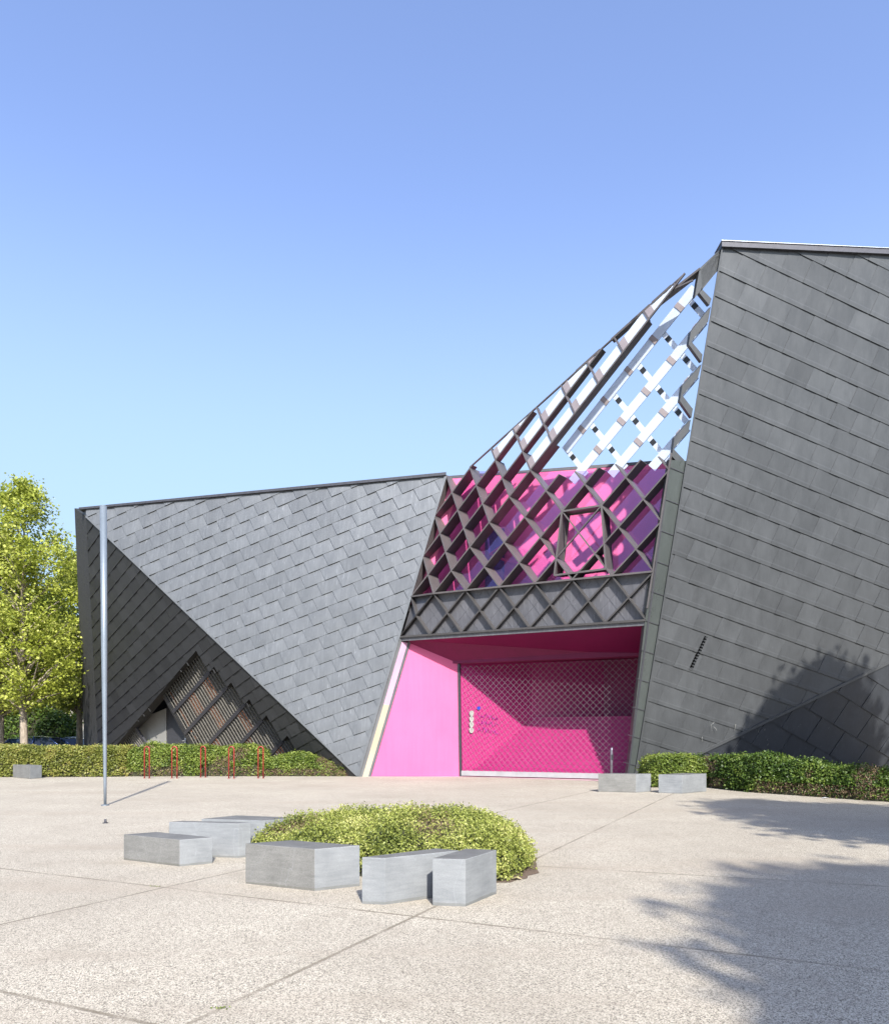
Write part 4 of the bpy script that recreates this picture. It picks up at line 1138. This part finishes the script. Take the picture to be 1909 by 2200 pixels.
tree((-24.5, 41.0), 12.8, 3.6, 3.0, 'yellow-green tree cut off by the left picture edge', M['leaf_maple'], 420, 58, .092, 5, .24, tg)
tree((-22.6, 46.0), 12.6, 3.2, 3.3, 'yellow-green tree half hidden behind the building end', M['leaf_maple'], 380, 56, .10, 8, .21, tg)
tree((-33.5, 60), 13.5, 6.0, 2.4, 'darker green tree beyond the parked cars', M['leaf_green'], 460, 40, .17, 13, .2, tg)
# trees out of the frame on the right, whose shade falls on the plaza and the wall
tree((7.4, -5.7), 9.4, 3.9, 4.0, 'tall tree behind the viewer shading the right of the plaza', M['leaf_dark'], 900, 60, .15, 21, .2)
tree((10.2, 4.0), 9.4, 3.0, 4.8, 'tall tree beyond the right edge shading the middle of the plaza', M['leaf_dark'], 300, 55, .14, 22, .2)
tree((15.3, 15.2), 10.6, 4.1, 2.0, 'broad tree beyond the right edge shading the long hedge and wall', M['leaf_dark'], 1100, 70, .19, 23, .22)
hedge('low_shrub', [(-44, 53.5), (-27.2, 53), (-27.2, 55.5), (-44, 56)], 3.2, .9, 'dark evergreen bushes behind the parked cars', 'shrub', M['leaf_dark'], 5000, .10, 7, .3, lumps=.35, lumpsc=.5, seed=11)

wp = []
for (u, v, nn_) in ((330, 1906, 16), (470, 2168, 22)):
    p = gp(u, v); q = np.tile(p, (nn_, 1))+rng.normal(0, 1, (nn_, 3))*A(.028, .007, 0); q[:, 2] = rng.uniform(.002, .012, nn_); wp.append(q)
wp = np.concatenate(wp); tag(leafmesh('weeds', wp, unitr(rng.normal(0, .6, wp.shape)+A(0, -.2, .6)), .007, rng.random(len(wp)), M['leaf_green']), 'tiny weeds growing in the paving joints', 'weeds', kind='stuff')
# soil rim round the central shrub, and scraps on the paving
rj = random.Random(3); mb = MB()
rim = [(-2.5, 9.75), (-1.75, 8.6), (-.7, 8.0), (.22, 7.68), (.70, 7.74), (1.02, 8.3), (1.16, 9.3), (.92, 10.5), (.2, 11.1), (-1.2, 11.0), (-2.3, 10.6)]
pts = []
for i in range(len(rim)):
    a, b = rim[i], rim[(i+1) % len(rim)]
    for k in range(4): t = k/4; pts.append(A(a[0]+(b[0]-a[0])*t+rj.uniform(-.04, .04), a[1]+(b[1]-a[1])*t+rj.uniform(-.04, .04), .004))
mb.poly(pts); tag(mb.build('soil', simple('brown_soil', (0.16, 0.11, 0.075), 0.95, 0, 30, 0.5, 0.9)), 'narrow rim of brown soil round the central shrub', 'soil', kind='structure')
for (u, v, sz_, mt, lb) in ((1772, 1716, .11, 'white', 'white paper scrap on the shaded paving by the long hedge'), (1108, 1891, .07, 'cream', 'yellowish dead leaf at the right foot of the central shrub')):
    p = gp(u, v); mb = MB(); r_ = sz_
    mb.add([p+A(-r_, -r_*.4, .006), p+A(0, -r_*.5, .03), p+A(r_, -.1*r_, .008), p+A(r_*.3, r_*.6, .035), p+A(-r_*.6, r_*.4, .01)], [(0, 1, 3, 4), (1, 2, 3)])
    tag(mb.build('paper_scrap' if mt == 'white' else 'dead_leaf', simple('scrap_'+mt, (0.7, 0.7, 0.7) if mt == 'white' else (0.5, 0.42, 0.2), .8), None, origin=p), lb, 'litter' if mt == 'white' else 'leaf')

# ------------------------------------------------------------------ parked cars
def car_paint(name, col):
    m = NT(name); n = m.noise(m.coord(), 3)
    p = m.bsdf(m.ramp(n, [(.3, tuple(c*.95 for c in col)), (.7, col)]), .25, .3, .5); p.inputs['Coat Weight'].default_value = .8; return m.done(p)
M['car_glass'] = simple('car_glass', (0.015, 0.03, 0.06), 0.05, 0.0, 2, 0.05, 0.0)
def car(loc, rz, paint, label):
    root = empty('parked_car', (loc[0], loc[1], 0)); root.rotation_euler = (0, 0, rz); tag(root, label, 'car', 'cars parked behind the left hedge')
    xs_ = [-2.15, -2.1, -1.3, -.2, .9, 1.5, 2.1, 2.2]
    # lofted body: half widths, bottom and shoulder heights
    sec = [(-2.18, .70, .35, .80), (-2.0, .84, .25, .95), (-1.2, .88, .22, 1.0), (0, .89, .22, 1.0), (1.0, .88, .22, .97), (1.8, .85, .24, .86), (2.15, .74, .32, .70)]
    mb = MB(); vs = []
    for x, hw, z0, z1 in sec: vs += [(x, -hw*.94, z0), (x, -hw, (z0+z1)/2), (x, -hw*.93, z1), (x, hw*.93, z1), (x, hw, (z0+z1)/2), (x, hw*.94, z0)]
    fs = [(i*6+k, (i+1)*6+k, (i+1)*6+(k+1) % 6, i*6+(k+1) % 6) for i in range(len(sec)-1) for k in range(6)]+[tuple(range(6)), tuple(range(len(sec)*6-1, len(sec)*6-7, -1))]
    mb.add(vs, fs, 0, 1, True)
    # roof
    rf = [(-1.55, .62, 1.50), (-1.0, .66, 1.60), (0, .68, 1.63), (.65, .64, 1.56)]
    vs = [];
    for x, hw, z in rf: vs += [(x, -hw, z-.04), (x, -hw*.5, z+.01), (x, hw*.5, z+.01), (x, hw, z-.04)]
    mb.add(vs, [(i*4+k, (i+1)*4+k, (i+1)*4+k+1, i*4+k+1) for i in range(3) for k in range(3)], 0, 1, True)
    for sy in (-1, 1):
        for (xa, za, ya), (xb, zb, yb) in (((-2.0, .98, .80), (-1.55, 1.48, .63)), ((1.35, .98, .80), (.65, 1.53, .65)), ((-.25, 1.0, .83), (-.2, 1.6, .68))):
            mb.tube([(xa, sy*ya, za), (xb, sy*yb, zb)], .035, 6)
    b = mb.build('body', paint, None); b.parent = root
    mb = MB(); g0, g1 = [(-1.95, .78, .97), (1.3, .78, .97)], None
    pts = [(-1.98, .79, .96), (-1.53, .60, 1.47), (.62, .61, 1.52), (1.33, .79, .95)]
    L_ = [A(x, -y, z) for x, y, z in pts]; R_ = [A(x, y, z) for x, y, z in pts]
    mb.add(L_+R_, [(0, 3, 2, 1), (4, 5, 6, 7), (0, 1, 5, 4), (2, 3, 7, 6), (1, 2, 6, 5)])
    gl_ = mb.build('window', M['car_glass'], None); gl_.parent = root
    for x in (-1.35, 1.35):
        for sy in (-1, 1):
            mb = MB(); mb.tube([(x, sy*.70, .32), (x, sy*.90, .32)], .32, 18); wq = mb.build('wheel', M['black'], None); wq.parent = root
            mb = MB(); mb.tube([(x, sy*.895, .32), (x, sy*.91, .32)], .19, 12); rq = mb.build('rim', M['steel'], None); rq.parent = wq
    for sy in (-1, 1):
        mb = MB(); mb.box((-2.14, sy*.62, .72), .10, .22, .16); hl = mb.build('tail_light', M['red'], None); hl.parent = root
        mb = MB(); mb.box((2.02, sy*.62, .66), .16, .26, .12); hl = mb.build('headlight', M['coping_light'], None); hl.parent = root
        mb = MB(); mb.box((.75, sy*.95, .98), .12, .16, .12); hl = mb.build('wing_mirror', paint, None); hl.parent = root
    return root
car((-22.8, 42.3), 0.05, car_paint('blue_car_paint', (0.07, 0.13, 0.36)), 'blue estate car behind the maple trunk')
car((-28.2, 44.4), 0.0, car_paint('dark_car_paint', (0.02, 0.025, 0.05)), 'dark car at the left picture edge behind the hedge')
car((-25.4, 52.0), math.pi/2, car_paint('silver_car_paint', (0.6, 0.62, 0.66)), 'silver car half hidden by the building end')

# far apartment house behind the trees
HB = tag(empty('apartment_house', (-38, 78, 0)), 'pale apartment house with balconies glimpsed behind the trees', 'building')
M['render'] = simple('beige_render', (0.55, 0.50, 0.42), 0.8)
mb = MB(); mb.box((-38, 82, 0), 26, 10, 12.5); mb.build('wall', M['render'], HB)
mb = MB(); mb.box((-38, 82, 12.5), 26.8, 10.8, .35); mb.build('roof', M['coping'], HB)
for fl in range(4):
    for k in range(8):
        x = -49.5+k*3.2; mb = MB(); mb.box((x, 76.97, 1.0+fl*3), 1.3, .1, 1.6); wn = mb.build('window', M['white'], HB)
        mb = MB(); mb.box((x, 76.91, 1.1+fl*3), 1.1, .06, 1.4); mb.build('pane', M['car_glass'], wn)
